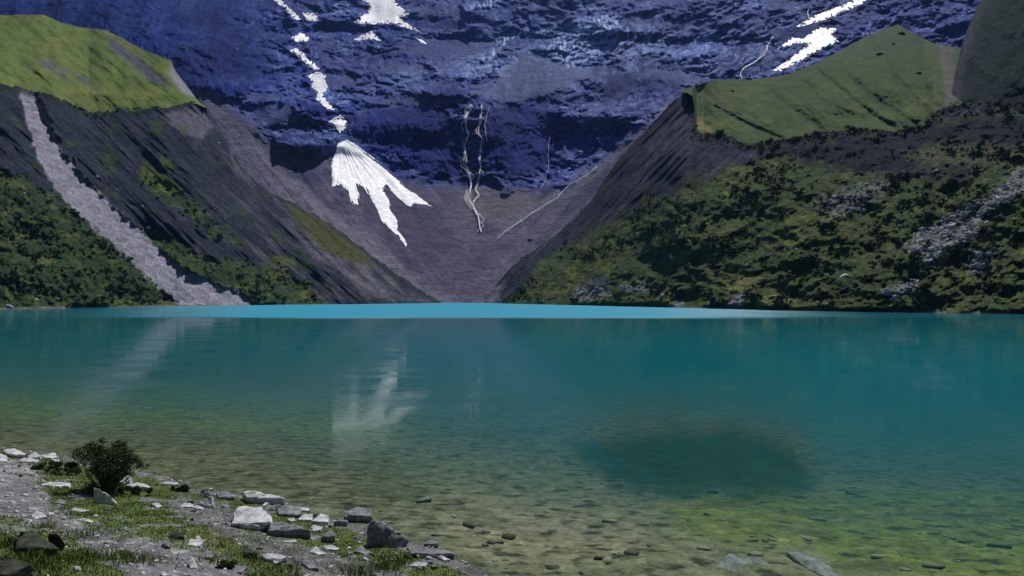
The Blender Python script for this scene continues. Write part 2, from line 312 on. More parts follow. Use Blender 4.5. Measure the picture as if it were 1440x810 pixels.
for (cx, cy, rx, ry, k_) in [(860, 60, 120, 36, .8), (680, 90, 34, 16, .8), (1050, 80, 90, 40, .45), (900, 150, 90, 30, .35), (450, 190, 60, 20, .45), (600, 110, 90, 20, .3), (540, 20, 90, 20, .3)]:
    g_ = np.exp(-((PX-cx)/rx)**2-((PY-cy)/ry)**2)
    C = mixc(C, (.44, .45, .54), g_*k_*ss(.32, .75, fbm((PX+wx)/22, (PS+wy)/8, 171+cx, 5, .65, True)))
grs = pmask(PX, PY, [(1100, 40), (1180, 28), (1240, 30), (1230, 60), (1130, 70)], 8, 10)*.0
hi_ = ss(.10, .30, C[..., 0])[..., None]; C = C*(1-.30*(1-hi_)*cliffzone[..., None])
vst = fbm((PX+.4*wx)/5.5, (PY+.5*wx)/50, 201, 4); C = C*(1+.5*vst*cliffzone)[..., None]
C = C*(1+(np.array([.84, 1.10, 1.75])-1)*cliffzone[..., None])*(1+.55*fbm(PX/120, PS/60, 161, 3)*cliffzone)[..., None]; C = np.minimum(C, .75)  # blue of the distant haze tinted into the cliff colour
C *= (1+.32*fbm(PX/3.5, PY/2.2, 1, 3))[..., None]
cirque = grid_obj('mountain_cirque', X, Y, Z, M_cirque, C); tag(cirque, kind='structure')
CG = DD
def samp(A, px, py):
    i = np.interp(py, pys, np.arange(len(pys))); j = np.interp(px, pxs, np.arange(len(pxs)))
    i0 = np.clip(i.astype(int), 0, len(pys)-2); j0 = np.clip(j.astype(int), 0, len(pxs)-2); a = i-i0; b = j-j0
    return (A[i0, j0]*(1-a)*(1-b)+A[i0+1, j0]*a*(1-b)+A[i0, j0+1]*(1-a)*b+A[i0+1, j0+1]*a*b)
DS = blur(blur(DD, 2, 0), 2, 1)
DMIN = DD.copy()
for _ in range(3):
    q = np.pad(DMIN, 1, mode='edge'); DMIN = np.minimum.reduce([q[a:a+DD.shape[0], b:b+DD.shape[1]] for a in range(3) for b in range(3)])
DMIN = blur(blur(DMIN, 2, 0), 2, 1)

# ------------------------------------------------------------------ slopes in front: ruled from shore line up to crest
def ruled(name, mat, lo, hi, px, nt_, colfn, dispfn, back=True, wob=2.0, smo=15):
    """lo, hi: lists of (px, py, d). Each column runs straight in 3D from its low point to its high point, then over the back."""
    lo = np.array(lo, float); hi = np.array(hi, float)
    l_y, l_d = np.interp(px, lo[:, 0], lo[:, 1]), np.interp(px, lo[:, 0], lo[:, 2])
    h_y, h_d = np.interp(px, hi[:, 0], hi[:, 1]), np.interp(px, hi[:, 0], hi[:, 2])
    h_y0 = h_y; h_y = h_y+wob*fbm(px/14, 0*px, 2.7, 4)+wob*.6*fbm(px/3.5, 0*px, 1.7, 2)
    sk = np.hanning(2*smo+1); sk /= sk.sum(); l_d, h_d = (np.convolve(np.pad(v, smo, mode='reflect', reflect_type='odd'), sk, 'valid') for v in (l_d, h_d))
    t = np.linspace(0, 1, nt_)[:, None]
    P = np.broadcast_to(px, (nt_, len(px))); Yp = l_y+(np.minimum(h_y, l_y-.3)-l_y)*t
    z0 = CZ+(HZ-l_y)/F*l_d; z1 = CZ+(HZ-h_y0)/F*h_d; m = (z1-z0)/np.maximum(h_d-l_d, 8)
    kk = np.hanning(2*smo+3); kk /= kk.sum(); m = np.convolve(np.pad(m, smo+1, mode='edge'), kk, 'valid')
    k = (HZ-Yp)/F; d = (z0-m*l_d-CZ)/(k-m)
    d = np.clip(d, np.minimum(l_d, h_d)-20, np.maximum(l_d, h_d)+20)
    d = d+dispfn(P, Yp, t, d)
    X, Y, Z = W(P, Yp, d); C = colfn(P, Yp, t, X, Y, Z)
    if back:
        bx, by, bz = [X], [Y], [Z]; cc = [C]
        for q, (dy, dz) in enumerate(((6, 1.0), (20, -6), (60, -40), (120, -110))):
            s_ = 1+dy/np.maximum(Y[-1], 1); bx.append((X[-1]*s_)[None]); by.append((Y[-1]+dy)[None]); bz.append((Z[-1]+dz)[None]); cc.append(C[-1:])
        X, Y, Z, C = np.concatenate(bx), np.concatenate(by), np.concatenate(bz), np.concatenate(cc)
    o = grid_obj(name, X, Y, Z, mat, C); tag(o, kind='structure')
    return dict(px=px, ly=l_y, hy=h_y, X=X[:nt_], Y=Y[:nt_], Z=Z[:nt_], n=nt_, o=o)
def at_layer(Lr, px, py):
    j = int(np.clip(np.interp(px, Lr['px'], np.arange(len(Lr['px']))), 0, len(Lr['px'])-2))
    t = (py-Lr['ly'][j])/min(Lr['hy'][j]-Lr['ly'][j], -.3)
    i = int(np.clip(t*(Lr['n']-1), 0, Lr['n']-2))
    return Vector((Lr['X'][i, j], Lr['Y'][i, j], Lr['Z'][i, j]))
def shore(px, y): return CZ*F/(y-HZ)
GREEN_D, GREEN_M, GREEN_L = (.018, .040, .018), (.045, .085, .022), (.12, .165, .035)
OLIVE = (.13, .135, .05); SOIL = (.025, .031, .050); GREY = (.15, .15, .19)

# left moraine ----------------------------------------------------------
SHL = [(-420, 440), (0, 434.5), (150, 432), (330, 429.3), (500, 427.3), (620, 426)]
lo_L = [(p, y+2.4, shore(p, y)-8) for p, y in SHL]
hi_L = [(-420, 40, 460), (-200, 85, 490), (0, 116, 520), (30, 124, 540), (80, 136, 560), (125, 158, 575), (200, 153, 610), (240, 150, 620), (276, 143, 650), (300, 176, 652), (322, 208, 654), (352, 250, 655), (385, 272, 653), (425, 293, 648), (460, 314, 643), (490, 335, 638), (530, 366, 627), (600, 416, 600), (620, 425, 596)]
STREAM_L = [(-20, -1), (36, 122), (50, 160), (70, 215), (100, 262), (150, 310), (190, 345), (240, 390), (300, 424), (330, 432)]
STW = np.array([(0, 10), (122, 11), (160, 17), (215, 21), (262, 24), (310, 24), (345, 22), (390, 26), (424, 30), (440, 32)])
def strm(P, Yp):
    c = dline(P+4*fbm(P/12, Yp/12, 1, 3), Yp, STREAM_L[1:]); wd = np.interp(Yp, STW[:, 0], STW[:, 1])*.84
    return ss(3, -3, c-wd+9*fbm(P/9, Yp/14, 5, 4))
def disp_L(P, Yp, t, d):
    e = ss(0, .04, t)
    cr, al = (P*.68-Yp*.73), (P*.73+Yp*.68)
    g = fbm(cr/26, al/190, 3, 4, .5, True)*-8+fbm(cr/8, al/60, 4, 4)*2.5
    low, mid = veg_L(P, Yp); vg = np.maximum(low, mid); g = g*(1-.85*vg)
    veg = fbm(P/9, Yp/7, 8, 4)*3.5*vg
    big = fbm(P/120, Yp/80, 5, 3)*22
    return (g+veg+big)*(1-.85*strm(P, Yp))*e*ss(1.0, .985, t*0+np.minimum(t, .99))+strm(P, Yp)*3*e
def veg_L(P, Yp):
    low = pmask(P, Yp, [(-600, 240), (0, 235), (40, 262), (70, 265), (110, 300), (140, 318), (200, 372), (240, 400), (290, 432), (290, 470), (-600, 470)], 6, 18, 24)
    mid = np.maximum(pmask(P, Yp, [(180, 318), (240, 335), (300, 370), (380, 372), (440, 405), (470, 432), (320, 440), (270, 392), (200, 345)], 6, 14, 20), pmask(P, Yp, [(205, 245), (240, 260), (280, 280), (300, 310), (350, 345), (300, 335), (240, 290), (200, 262)], 6, 12, 16)*.8)
    return low, mid
def col_L(P, Yp, t, X, Y, Z):
    cr, al = (P*.68-Yp*.73), (P*.73+Yp*.68)
    n1 = fbm(cr/9, al/60, 2, 4); n2 = fbm(P/26, Yp/18, 6, 4); n3 = fbm(P/6, Yp/4, 3, 3)
    C = np.zeros(P.shape+(3,))+np.array(SOIL)
    C = mixc(C, (.035, .045, .05), ss(0, .5, n2)*.8)
    C = mixc(C, (.085, .082, .115), ss(.0, .45, n1)*(.15+.75*ss(150, 440, P)))
    C = mixc(C, (.04, .06, .026), ss(.1, .5, fbm(P/34, Yp/24, 12, 4))*.8)
    C = mixc(C, (.13, .125, .17), pmask(P, Yp, [(215, 158), (276, 146), (300, 178), (285, 195), (240, 180)], 4, 6)*.7)
    C = mixc(C, (.14, .135, .17), pmask(P, Yp, [(410, 290), (470, 345), (560, 400), (600, 425), (520, 420), (460, 370), (400, 312)], 8, 6)*ss(-.5, .3, n1)*.8)
    C = mixc(C, (.065, .075, .024), pmask(P, Yp, [(400, 285), (440, 302), (500, 345), (530, 372), (500, 372), (450, 350), (415, 310)], 4, 5)*.85)
    C = mixc(C, (.12, .12, .16), pmask(P, Yp, [(315, 180), (330, 230), (360, 262), (330, 240)], 3, 3)*.8)
    low, mid = veg_L(P, Yp)
    for v in (low, mid):
        C = mixc(C, (.035, .058, .026), v*.92); C = mixc(C, (.085, .10, .035), v*ss(.02, .35, n2)*.8); C = mixc(C, (.025, .05, .022), v*ss(.05, .4, fbm(P/9, Yp/6, 9, 4))*.9)
        C = mixc(C, (.09, .13, .035), v*ss(.12, .45, fbm(P/20, Yp/12, 15, 4))*.5)
    for q in ([(200, 225), (235, 250), (250, 262), (240, 278), (205, 258), (190, 240)], [(380, 360), (410, 362), (412, 375), (385, 376)], [(248, 175), (262, 178), (255, 188)], [(225, 215), (245, 235), (240, 245)]):
        C = mixc(C, (.085, .115, .026), pmask(P, Yp, q, 4, 8)*.8)
    st = strm(P, Yp)
    C = mixc(C, (.25, .248, .31), st); C = mixc(C, (.16, .16, .20), st*ss(.1, .5, fbm(cr/4, al/40, 2, 4))*.7)
    C = mixc(C, (.02, .03, .03), ss(.955, .985, t+.02*n2)*ss(290, 270, P)*.9)
    C = mixc(C, (.16, .15, .14), ss(.02, .008, t))
    return C*(1+.35*n3)[..., None]
pL = np.concatenate([np.arange(-420, -20, 5), np.arange(-20, 621, 1.25)])
LAYL = ruled('hill_left', M_slope, lo_L, hi_L, pL, 300, col_L, disp_L, wob=5)

# green shoulder above it --------------------------------------------------
lo_LM = [(p, y+3.5, d+1) for p, y, d in hi_L if p <= 276]+[(290, 152, 652)]
hi_LM = [(-420, -60, 700), (-200, 5, 720), (0, 21, 745), (60, 21, 755), (90, 33, 765), (120, 40, 770), (150, 42, 775), (180, 58, 770), (215, 76, 755), (240, 84, 735), (247, 100, 715), (262, 120, 690), (276, 139, 662), (290, 151, 655)]
def disp_LM(P, Yp, t, d):
    return fbm(P/9, Yp/5, 16, 4)*1.3*ss(0, .1, t)+fbm((P*.62-Yp*.78)/22, (P*.78+Yp*.62)/90, 6, 3, .5, True)*-4*ss(0, .1, t)+fbm((P*.7-Yp*.7)/16, (P*.7+Yp*.7)/90, 6, 4)*4+fbm(P/60, Yp/40, 3, 3)*14*ss(0, .1, t)
def col_LM(P, Yp, t, X, Y, Z):
    C = np.zeros(P.shape+(3,))+np.array([.105, .145, .04]); cr, al = (P*.62-Yp*.78), (P*.78+Yp*.62)
    C = mixc(C, (.15, .16, .045), ss(-.1, .5, fbm(P/50, Yp/30, 1, 4))); C = mixc(C, (.07, .115, .04), ss(.0, .5, fbm(P/20, Yp/12, 4, 4))*.6)
    bare = (.075, .072, .125)
    C = mixc(C, bare, pmask(P, Yp, [(50, 72), (80, 88), (120, 110), (160, 135), (130, 120), (90, 112), (60, 95)], 6, 8)*ss(-.2, .25, fbm(cr/4, al/26, 3, 4))*.9)
    C = mixc(C, bare, pmask(P, Yp, [(145, 48), (170, 60), (210, 95), (240, 120), (215, 115), (180, 90), (155, 70)], 5, 9)*.8)
    C = mixc(C, bare, ss(.38, .6, fbm(cr/5, al/34, 9, 4))*.7)
    C = mixc(C, (.2, .19, .25), pmask(P, Yp, [(240, 88), (262, 110), (277, 140), (255, 128), (240, 110)], 4, 4)*.9)
    C = mixc(C, (.07, .09, .08), ss(.93, .99, t)*ss(70, 200, P)*.5)
    return C*(1+.16*fbm(P/3, Yp/2, 2, 3))[..., None]
LAYLM = ruled('meadow_left', M_meadow, lo_LM, hi_LM, np.concatenate([np.arange(-420, -20, 6), np.arange(-20, 291, 1.4)]), 110, col_LM, disp_LM, wob=2, smo=34)

# right moraine -----------------------------------------------------------
SHR = [(682, 426), (760, 428), (850, 430), (950, 432.5), (1100, 436), (1250, 438.5), (1440, 441), (1880, 446)]
lo_R = [(p, y+2.4, shore(p, y)-8) for p, y in SHR]
hi_R = [(682, 424.5, 585), (702, 396, 590), (722, 374, 600), (750, 353, 608), (780, 333, 615), (802, 313, 618), (832, 281, 615), (865, 230, 608), (900, 190, 598), (940, 150, 570), (964, 128, 545), (973, 133, 532), (980, 182, 508), (990, 190, 498), (1012, 186, 486), (1050, 202, 466), (1090, 197, 452), (1120, 192, 446), (1160, 186, 440), (1200, 181, 434), (1260, 184, 426), (1300, 176, 420), (1312, 160, 415), (1330, 150, 412), (1380, 143, 405), (1440, 147, 398), (1880, 100, 380)]
def disp_R(P, Yp, t, d):
    e = ss(0, .04, t); cr, al = (P*.72+Yp*.70), (-P*.70+Yp*.72)
    up = pmask(P, Yp, [(680, 430), (800, 300), (960, 110), (1060, 190), (1040, 240), (950, 262), (860, 320)], 14)
    g = fbm(cr/10, al/120, 3, 4, .5, True)*-3.2*(.2+.8*up)+fbm(cr/7, al/60, 4, 4)*3*up
    veg = (fbm(P/12, Yp/9, 8, 4)*3.5+fbm((P+Yp*.5)/60, Yp/40, 3, 3, .5, True)*-6)*(1-up)
    big = fbm(P/130, Yp/80, 15, 3)*15
    return (g+veg+big)*e
def veg_R(P, Yp):
    return pmask(P, Yp, [(700, 432), (760, 372), (820, 330), (880, 300), (960, 262), (1030, 235), (1080, 212), (1150, 200), (1320, 170), (1460, 150), (1960, 100), (1960, 480), (700, 480)], 8, 22, 26)
def deb_R(P, Yp):
    d1 = pmask(P, Yp, [(1270, 350), (1300, 322), (1340, 305), (1390, 280), (1430, 235), (1500, 220), (1500, 262), (1440, 268), (1385, 300), (1370, 330), (1340, 350), (1310, 372), (1290, 362)], 8, 12, 16)
    d2 = pmask(P, Yp, [(1145, 280), (1200, 262), (1260, 255), (1230, 285), (1170, 310)], 8, 12, 16)*.6
    d3 = pmask(P, Yp, [(1235, 412), (1270, 396), (1290, 400), (1260, 420)], 5, 8)*.9
    d4 = np.maximum(pmask(P, Yp, [(810, 405), (850, 390), (860, 415), (815, 425)], 6, 8)*.8, pmask(P, Yp, [(870, 402), (910, 395), (905, 412), (880, 414)], 5, 6)*.7)
    d5 = pmask(P, Yp, [(1360, 360), (1400, 345), (1395, 375), (1365, 390)], 6, 10)*.7
    return np.maximum.reduce([d1, d2, d3, d4, d5])
def col_R(P, Yp, t, X, Y, Z):
    cr, al = (P*.72+Yp*.70), (-P*.70+Yp*.72)
    n1 = fbm(cr/8, al/60, 2, 4); n2 = fbm(P/28, Yp/18, 6, 4); n3 = fbm(P/6, Yp/4, 3, 3)
    C = np.zeros(P.shape+(3,))+np.array([.030, .034, .056])
    C = mixc(C, (.035, .04, .055), ss(0, .45, n1)*.8); C = mixc(C, (.085, .083, .115), ss(.0, .45, fbm(cr/5, al/70, 12, 4))*.7)
    C = mixc(C, (.10, .095, .13), pmask(P, Yp, [(930, 170), (960, 150), (965, 190), (900, 262), (860, 300), (900, 230)], 10, 8)*.45)
    v = veg_R(P, Yp)
    C = mixc(C, (.055, .080, .032), v*.92)
    lo_f = fbm(P/110, Yp/60, 77, 3)
    C = mixc(C, (.095, .105, .042), v*ss(-.05, .4, n2+.6*lo_f)*.8)
    C = mixc(C, (.045, .095, .034), v*ss(.05, .4, fbm(P/36, Yp/26, 22, 4))*.8)
    C = mixc(C, (.018, .030, .018), v*ss(.05, .5, fbm(P/8, Yp/7, 9, 4))*.7)
    C = mixc(C, (.125, .15, .045), v*ss(.10, .5, fbm(P/24, Yp/13, 31, 4)+.5*lo_f)*.7)
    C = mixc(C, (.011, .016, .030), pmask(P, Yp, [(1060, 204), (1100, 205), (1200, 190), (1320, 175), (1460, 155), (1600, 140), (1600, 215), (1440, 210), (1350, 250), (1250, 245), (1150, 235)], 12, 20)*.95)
    C = mixc(C, (.10, .11, .06), pmask(P, Yp, [(1270, 215), (1330, 200), (1440, 205), (1500, 200), (1500, 225), (1400, 232), (1300, 240)], 8, 14)*.7)
    C = mixc(C, (.16, .18, .07), np.maximum(pmask(P, Yp, [(1020, 400), (1040, 385), (1075, 392), (1060, 408), (1025, 412)], 5, 6), pmask(P, Yp, [(1060, 420), (1090, 412), (1110, 420), (1100, 432), (1065, 430)], 4, 5))*.8)
    db = deb_R(P, Yp)
    C = mixc(C, (.24, .24, .28), db*ss(-.3, .2, n3)*.85)
    C = mixc(C, (.19, .18, .21), np.maximum(pmask(P, Yp, [(1020, 432), (1035, 415), (1048, 412), (1040, 436)], 3, 3), pmask(P, Yp, [(940, 432), (955, 420), (962, 424), (955, 436)], 3, 3))*.9)
    C = mixc(C, (.18, .17, .22), pmask(P, Yp, [(682, 428), (690, 408), (712, 395), (700, 428)], 4, 4)*.8)
    C = mixc(C, (.15, .14, .13), ss(.02, .008, t))
    C = mixc(C, (.018, .022, .024), ss(.95, .985, t+.025*n2)*ss(985, 1010, P)*.9)
    return C*(1+.35*n3)[..., None]
pR = np.concatenate([np.arange(682, 1460, 1.25), np.arange(1462, 1880, 5)])
LAYR = ruled('hill_right', M_slope, lo_R, hi_R, pR, 300, col_R, disp_R, wob=4, smo=30)

# right meadow --------------------------------------------------------------
lo_RM = [(960, 131, 548), (966, 131, 546), (974, 136, 533), (980, 186, 509), (990, 194, 499), (1012, 190, 487), (1050, 206, 467), (1090, 201, 453), (1120, 196, 447), (1160, 190, 441), (1200, 185, 435), (1260, 188, 427), (1300, 180, 421), (1312, 164, 416), (1330, 154, 413), (1352, 150, 412)]
hi_RM = [(960, 125, 640), (975, 122, 640), (1000, 112, 680), (1060, 112, 700), (1110, 104, 710), (1150, 88, 720), (1190, 66, 740), (1225, 48, 760), (1262, 34, 780), (1290, 50, 760), (1315, 62, 720), (1340, 66, 690), (1352, 70, 670)]
FOLDS = [[(1005, 150), (1050, 175), (1100, 196)], [(1085, 128), (1110, 150), (1160, 186)], [(1150, 100), (1190, 130), (1225, 160), (1265, 184)], [(1205, 118), (1245, 148), (1290, 176)], [(1130, 112), (1165, 150)], [(990, 130), (1020, 150)], [(1245, 70), (1262, 110), (1300, 150)]]
def fold_RM(P, Yp):
    q = P+5*fbm(P/16, Yp/16, 3, 3)
    return np.maximum.reduce([np.exp(-(dline(q, Yp, f)/(4.5 if i%2 else 3.))**2)*(1 if i < 4 else .6) for i, f in enumerate(FOLDS)])
def disp_RM(P, Yp, t, d):
    return fold_RM(P, Yp)*7*ss(0, .1, t)+fbm((P*.66-Yp*.75)/34, (P*.75+Yp*.66)/110, 6, 4, .5, True)*-8*ss(0, .1, t)+fbm(P/8, Yp/4, 6, 3)*2.5*ss(0, .1, t)+fbm(P/70, Yp/40, 9, 3)*16*ss(0, .15, t)
def col_RM(P, Yp, t, X, Y, Z):
    cr, al = (P*.66-Yp*.75), (P*.75+Yp*.66)
    C = np.zeros(P.shape+(3,))+np.array([.050, .080, .028]); C = mixc(C, (.078, .105, .036), ss(-.2, .4, fbm(P/60, Yp/30, 1, 4))*ss(90, 150, Yp))
    C = mixc(C, (.045, .075, .04), ss(.0, .5, fbm(P/26, Yp/14, 4, 4))*.7); C = mixc(C, (.045, .06, .035), ss(.05, .5, fbm(cr/16, al/80, 3, 4))*.45)
    C = mixc(C, (.06, .085, .055), ss(120, 70, Yp-(P-1100)*-.1)*.55)
    C = mixc(C, (.022, .042, .020), fold_RM(P, Yp)*.55)  # shade of the folds painted into the grass colour
    C = mixc(C, (.11, .10, .11), pmask(P, Yp, [(1318, 60), (1340, 66), (1345, 150), (1330, 160), (1328, 120)], 4, 5)*.7)
    C = mixc(C, (.18, .175, .06), pmask(P, Yp, [(976, 180), (982, 165), (1000, 180), (1010, 188), (990, 192)], 4, 4)*.8)
    C = mixc(C, (.03, .035, .05), ss(.42, .55, fbm(P/7, Yp/3.5, 14, 3))*ss(110, 70, Yp)*.8)
    return C*(1+.16*fbm(P/3, Yp/2, 2, 3))[..., None]
LAYRM = ruled('meadow_right', M_meadow, lo_RM, hi_RM, np.arange(960, 1353, 1.3), 120, col_RM, disp_RM, wob=2, smo=30)

# far right hill ---------------------------------------------------------------
lo_H = [(1334, 156, 416), (1380, 148, 407), (1440, 152, 400), (1880, 106, 382)]
hi_H = [(1334, 150, 430), (1340, 120, 470), (1350, 72, 520), (1365, 30, 560), (1385, -10, 600), (1420, -90, 680), (1500, -200, 800), (1880, -300, 900)]
def disp_H(P, Yp, t, d): return (fbm(P/50, Yp/50, 2, 5)*14+fbm((P*.9+Yp*.4)/14, Yp/60, 5, 4)*3)*ss(0, .1, t)
def col_H(P, Yp, t, X, Y, Z):
    C = np.zeros(P.shape+(3,))+np.array([.008, .024, .025]); C = mixc(C, (.014, .034, .020), ss(-.1, .4, fbm(P/60, Yp/16, 3, 4))*.8)
    C = mixc(C, (.014, .016, .034), ss(70, 150, Yp)*ss(-.3, .3, fbm(P/40, Yp/20, 5, 3))*.8)
    hy = np.interp(P, [p for p, y, d in hi_H], [y for p, y, d in hi_H])
    C = mixc(C, (.055, .055, .075), ss(20, 3, P-np.interp(Yp, [-200, -10, 30, 72, 120, 156], [1500, 1385, 1365, 1350, 1340, 1334]))*.8)
    return C*(1+.2*fbm(P/3, Yp/2, 2, 3))[..., None]
LAYH = ruled('hill_far_right', M_slope, lo_H, hi_H, np.concatenate([np.arange(1334, 1460, 1.5), np.arange(1460, 1880, 6)]), 160, col_H, disp_H, wob=2)

# ------------------------------------------------------------------ snow fields on the cirque
def snow(poly, label, ox=0., oy=0., sx=1., sy=None, thick=3.0, wob=2.0, name='snowfield', apex=None):
    sy = sy or sx
    P = [(ox+x/sx, oy+y/sy) for x, y in poly]
    x0, x1 = min(p[0] for p in P)-3, max(p[0] for p in P)+3; y0, y1 = min(p[1] for p in P)-3, max(p[1] for p in P)+3
    st = .5; gx, gy = np.meshgrid(np.arange(x0, x1, st), np.arange(y0, y1, st))
    sdv = sdist(gx+wob*(fbm(gx/5, gy/5, 1, 3)+.7*fbm(gx/1.6, gy/2.2, 4, 2)), gy+wob*fbm(gx/5, gy/5, 7, 3), P)+.8
    holes = fbm(gx/4.2, gy/3.2, 3.1, 3)
    edge = ss(7, 0, sdv)
    ins = (sdv > 0) & (holes-.5*edge > -.62)
    if apex:
        th = np.arctan2(gx-apex[0], gy-apex[1]); rr_ = np.hypot(gx-apex[0], gy-apex[1]); lines = fbm(th*16, rr_/50, 2, 4)
        fr_ = sdist(gx, gy, P)+9*lines*ss(15, 80, rr_)+2*fbm(gx/1.5, gy/2, 3, 2)
        ins = (fr_ > 0) & (lines < .75-.45*ss(60, 150, rr_)+.5*ss(2, 9, sdv)) & (holes < .75)
    d = np.minimum(samp(DS, gx, gy), samp(DD, gx, gy))-1.5-.5*thick*ss(0, 3, sdv)-.8*fbm(gx/9-gy/14, gy/9, 4, 4)
    if apex: d = samp(DS, gx, gy)-1.5-1.0*ss(0, 3, sdv)-2.2*lines
    X, Y, Z = W(gx, gy, d)
    n, m = gx.shape; Fc = grid_faces(n, m); keep = ins.ravel()[Fc].all(1); Fc = Fc[keep]
    used = np.unique(Fc); rm = np.full(n*m, -1); rm[used] = np.arange(len(used)); V = np.stack([X, Y, Z], -1).reshape(-1, 3)[used]; Fc = rm[Fc]
    # give the sheet a back and rims so that it has thickness
    nv = len(V); back = V+np.array([0, 2.5, -1.5]); fb = Fc[:, ::-1]+nv
    e = np.concatenate([Fc[:, [0, 1]], Fc[:, [1, 2]], Fc[:, [2, 3]], Fc[:, [3, 0]]]); key = np.sort(e, 1); _, inv, cnt = np.unique(key[:, 0].astype(np.int64)*10**7+key[:, 1], return_inverse=True, return_counts=True)
    be = e[cnt[inv] == 1]; rim = np.stack([be[:, 1], be[:, 0], be[:, 0]+nv, be[:, 1]+nv], 1)
    o = mesh_np(name, np.concatenate([V, back]), np.concatenate([Fc, fb, rim]), M_snow)
    return tag(o, label, 'snow patch', 'snow patches on the rock wall')
for (P_, lab_, kw_) in SNOWS: snow(P_, lab_, **kw_)

# ------------------------------------------------------------------ waterfalls and brooks on the wall
def ribbon(lines, label, cat, ox, oy, sx, group=None, name='waterfall'):
    V, Fc = [], []
    for pts, wd, sp_ in [(p_, w_*q_, a_) for p_, w_ in lines for q_, a_ in (((.34, 1.0), (.24, 3.2), (.2, 4.6), (.16, 2.2)) if w_ > 1.5 else ((.5, 1.2), (.3, 2.4)) if w_ > .75 else ((.7, 1.),))]:
        P = np.array([(ox+x/sx, oy+y/sx) for x, y in pts], float)
        seg = np.hypot(*np.diff(P, axis=0).T); L = np.concatenate([[0], np.cumsum(seg)]); q = np.arange(0, L[-1], .6)
        x = np.interp(q, L, P[:, 0]); y = np.interp(q, L, P[:, 1])
        kq = np.hanning(13); kq /= kq.sum(); x, y = (np.convolve(np.pad(v, 6, mode='reflect', reflect_type='odd'), kq, 'valid') for v in (x, y))
        x = x+sp_*2.6*fbm(q/15, q*0+.37, L[-1]+sp_*7.3, 4)
        wv = wd*1.5*(.6+.9*np.abs(fbm(q/4, q*0, 3.3+L[-1], 3)))*ss(0, 4, q+2)*ss(0, 5, L[-1]-q+1.5)
        tx, ty = np.gradient(x), np.gradient(y); ln = np.hypot(tx, ty); nx, ny = -ty/ln, tx/ln
        b0 = len(V)
        for s_, off in ((-.5, 0), (0, -1.2), (.5, 0)):
            gx, gy = x+nx*wv*s_, y+ny*wv*s_
            d = np.minimum(samp(DD, gx, gy), samp(DMIN, gx, gy))-.5+off*.4
            V += list(np.stack(W(gx, gy, d), -1))
        n = len(x)
        for r_ in range(2):
            i = np.arange(n-1)+b0+r_*n
            Fc.append(np.stack([i, i+n, i+n+1, i+1], 1))
        i = np.arange(n-1)+b0; Fc.append(np.stack([i, i+1, i+1+2*n, i+2*n], 1))
        V = V
    o = mesh_np(name, np.array(V), np.concatenate(Fc), M_fall)
    return tag(o, label, cat, group)
ribbon([([(905, 440), (880, 500), (895, 570), (878, 610), (888, 680), (882, 690), (908, 750), (905, 800), (890, 830), (905, 855), (940, 915), (950, 980)], 2.6),
        ([(955, 440), (945, 500), (935, 560), (958, 590), (942, 650), (948, 720), (940, 770), (925, 800), (940, 820), (915, 860)], 1.7),
        ([(905, 470), (870, 520), (875, 560)], .8), ([(890, 800), (880, 830), (900, 860)], 1.0), ([(985, 450), (965, 520), (975, 600)], .5)],
       'braided white waterfall down the middle of the blue rock wall', 'waterfall', 360, 0, 3)
ribbon([([(1440, 100), (1390, 140), (1320, 180), (1270, 235), (1200, 275), (1130, 320), (1060, 370), (1015, 405)], .8)], 'thin white brook slanting down beside the right moraine ridge', 'brook', 360, 200, 3, name='brook')
ribbon([([(285, 165), (262, 200), (255, 225), (240, 250), (200, 280), (150, 310), (130, 330), (140, 358)], 1.4)], 'small crooked brook left of the hooked snow patch', 'brook', 1000, 0, 3.24, name='brook')
ribbon([([(1245, 560), (1230, 640), (1235, 700), (1220, 760), (1200, 800)], .5)], 'faint thread of water on the rock right of the main waterfall', 'waterfall', 360, 0, 3)
ribbon([([(455, 25), (440, 50), (445, 90)], .9)], 'short white trickle left of the long snow strip', 'waterfall', 1000, 0, 3.24)

# ================================================================== SHORE, LAKE BED
SHW = [(-60, 40), (-26, 29), (-18.5, 25.3), (-14.6, 23.6), (-12.4, 22.0), (-9.6, 20.6), (-8.2, 19.2), (-6.6, 18.6), (-5.0, 17.4), (-3.2, 16.0), (-1.5, 14.6), (-.55, 13.4), (.6, 12.55), (3.0, 12.75), (5.2, 12.6), (7.5, 11.9), (11, 11.0), (18, 10), (60, 6)]
def inland(x, y):
    x = np.asarray(x, float); y = np.asarray(y, float)
    d = dline(x, y, SHW); ys = np.interp(x, [p[0] for p in SHW], [p[1] for p in SHW])
    return np.where(y < ys, d, -d)
BP = np.array([(-700, 515), (0, 520), (150, 530), (300, 525), (450, 540), (600, 560), (750, 578), (850, 572), (930, 575), (1000, 580), (1100, 590), (1160, 630), (1300, 640), (1440, 640), (2200, 640)], float)
def bed_r(x, y):
    px = x/np.maximum(y, 1)*F+720; yb = np.interp(px, BP[:, 0], BP[:, 1])
    return y/(CZ*F/(yb-HZ))
def gz(x, y):
    x = np.asarray(x, float); y = np.asarray(y, float)
    s_ = inland(x, y)+.35*fbm(x/1.7, y/1.7, 2, 3)
    land = .085*s_+.0145*s_**2+.05*fbm(x/.8, y/.8, 4, 3)*ss(0, .6, s_)+.09*fbm(x/2.6, y/2.6, 8, 2)*ss(0, 1.5, s_)
    u = -s_; r = bed_r(x, y)
    dep = .035*np.minimum(u, 14)+.30*ss(.3, .9, r)+.75*ss(.8, 1.7, r)+2.6*ss(1.4, 3.4, r)+5*ss(3, 8, r)+.05*fbm(x/1.1, y/1.1, 6, 3)*ss(0, 1, u)
    return np.where(s_ > 0, land, -np.maximum(dep, .012*u))
def gz1(x, y): return float(gz(np.array([x]), np.array([y]))[0])
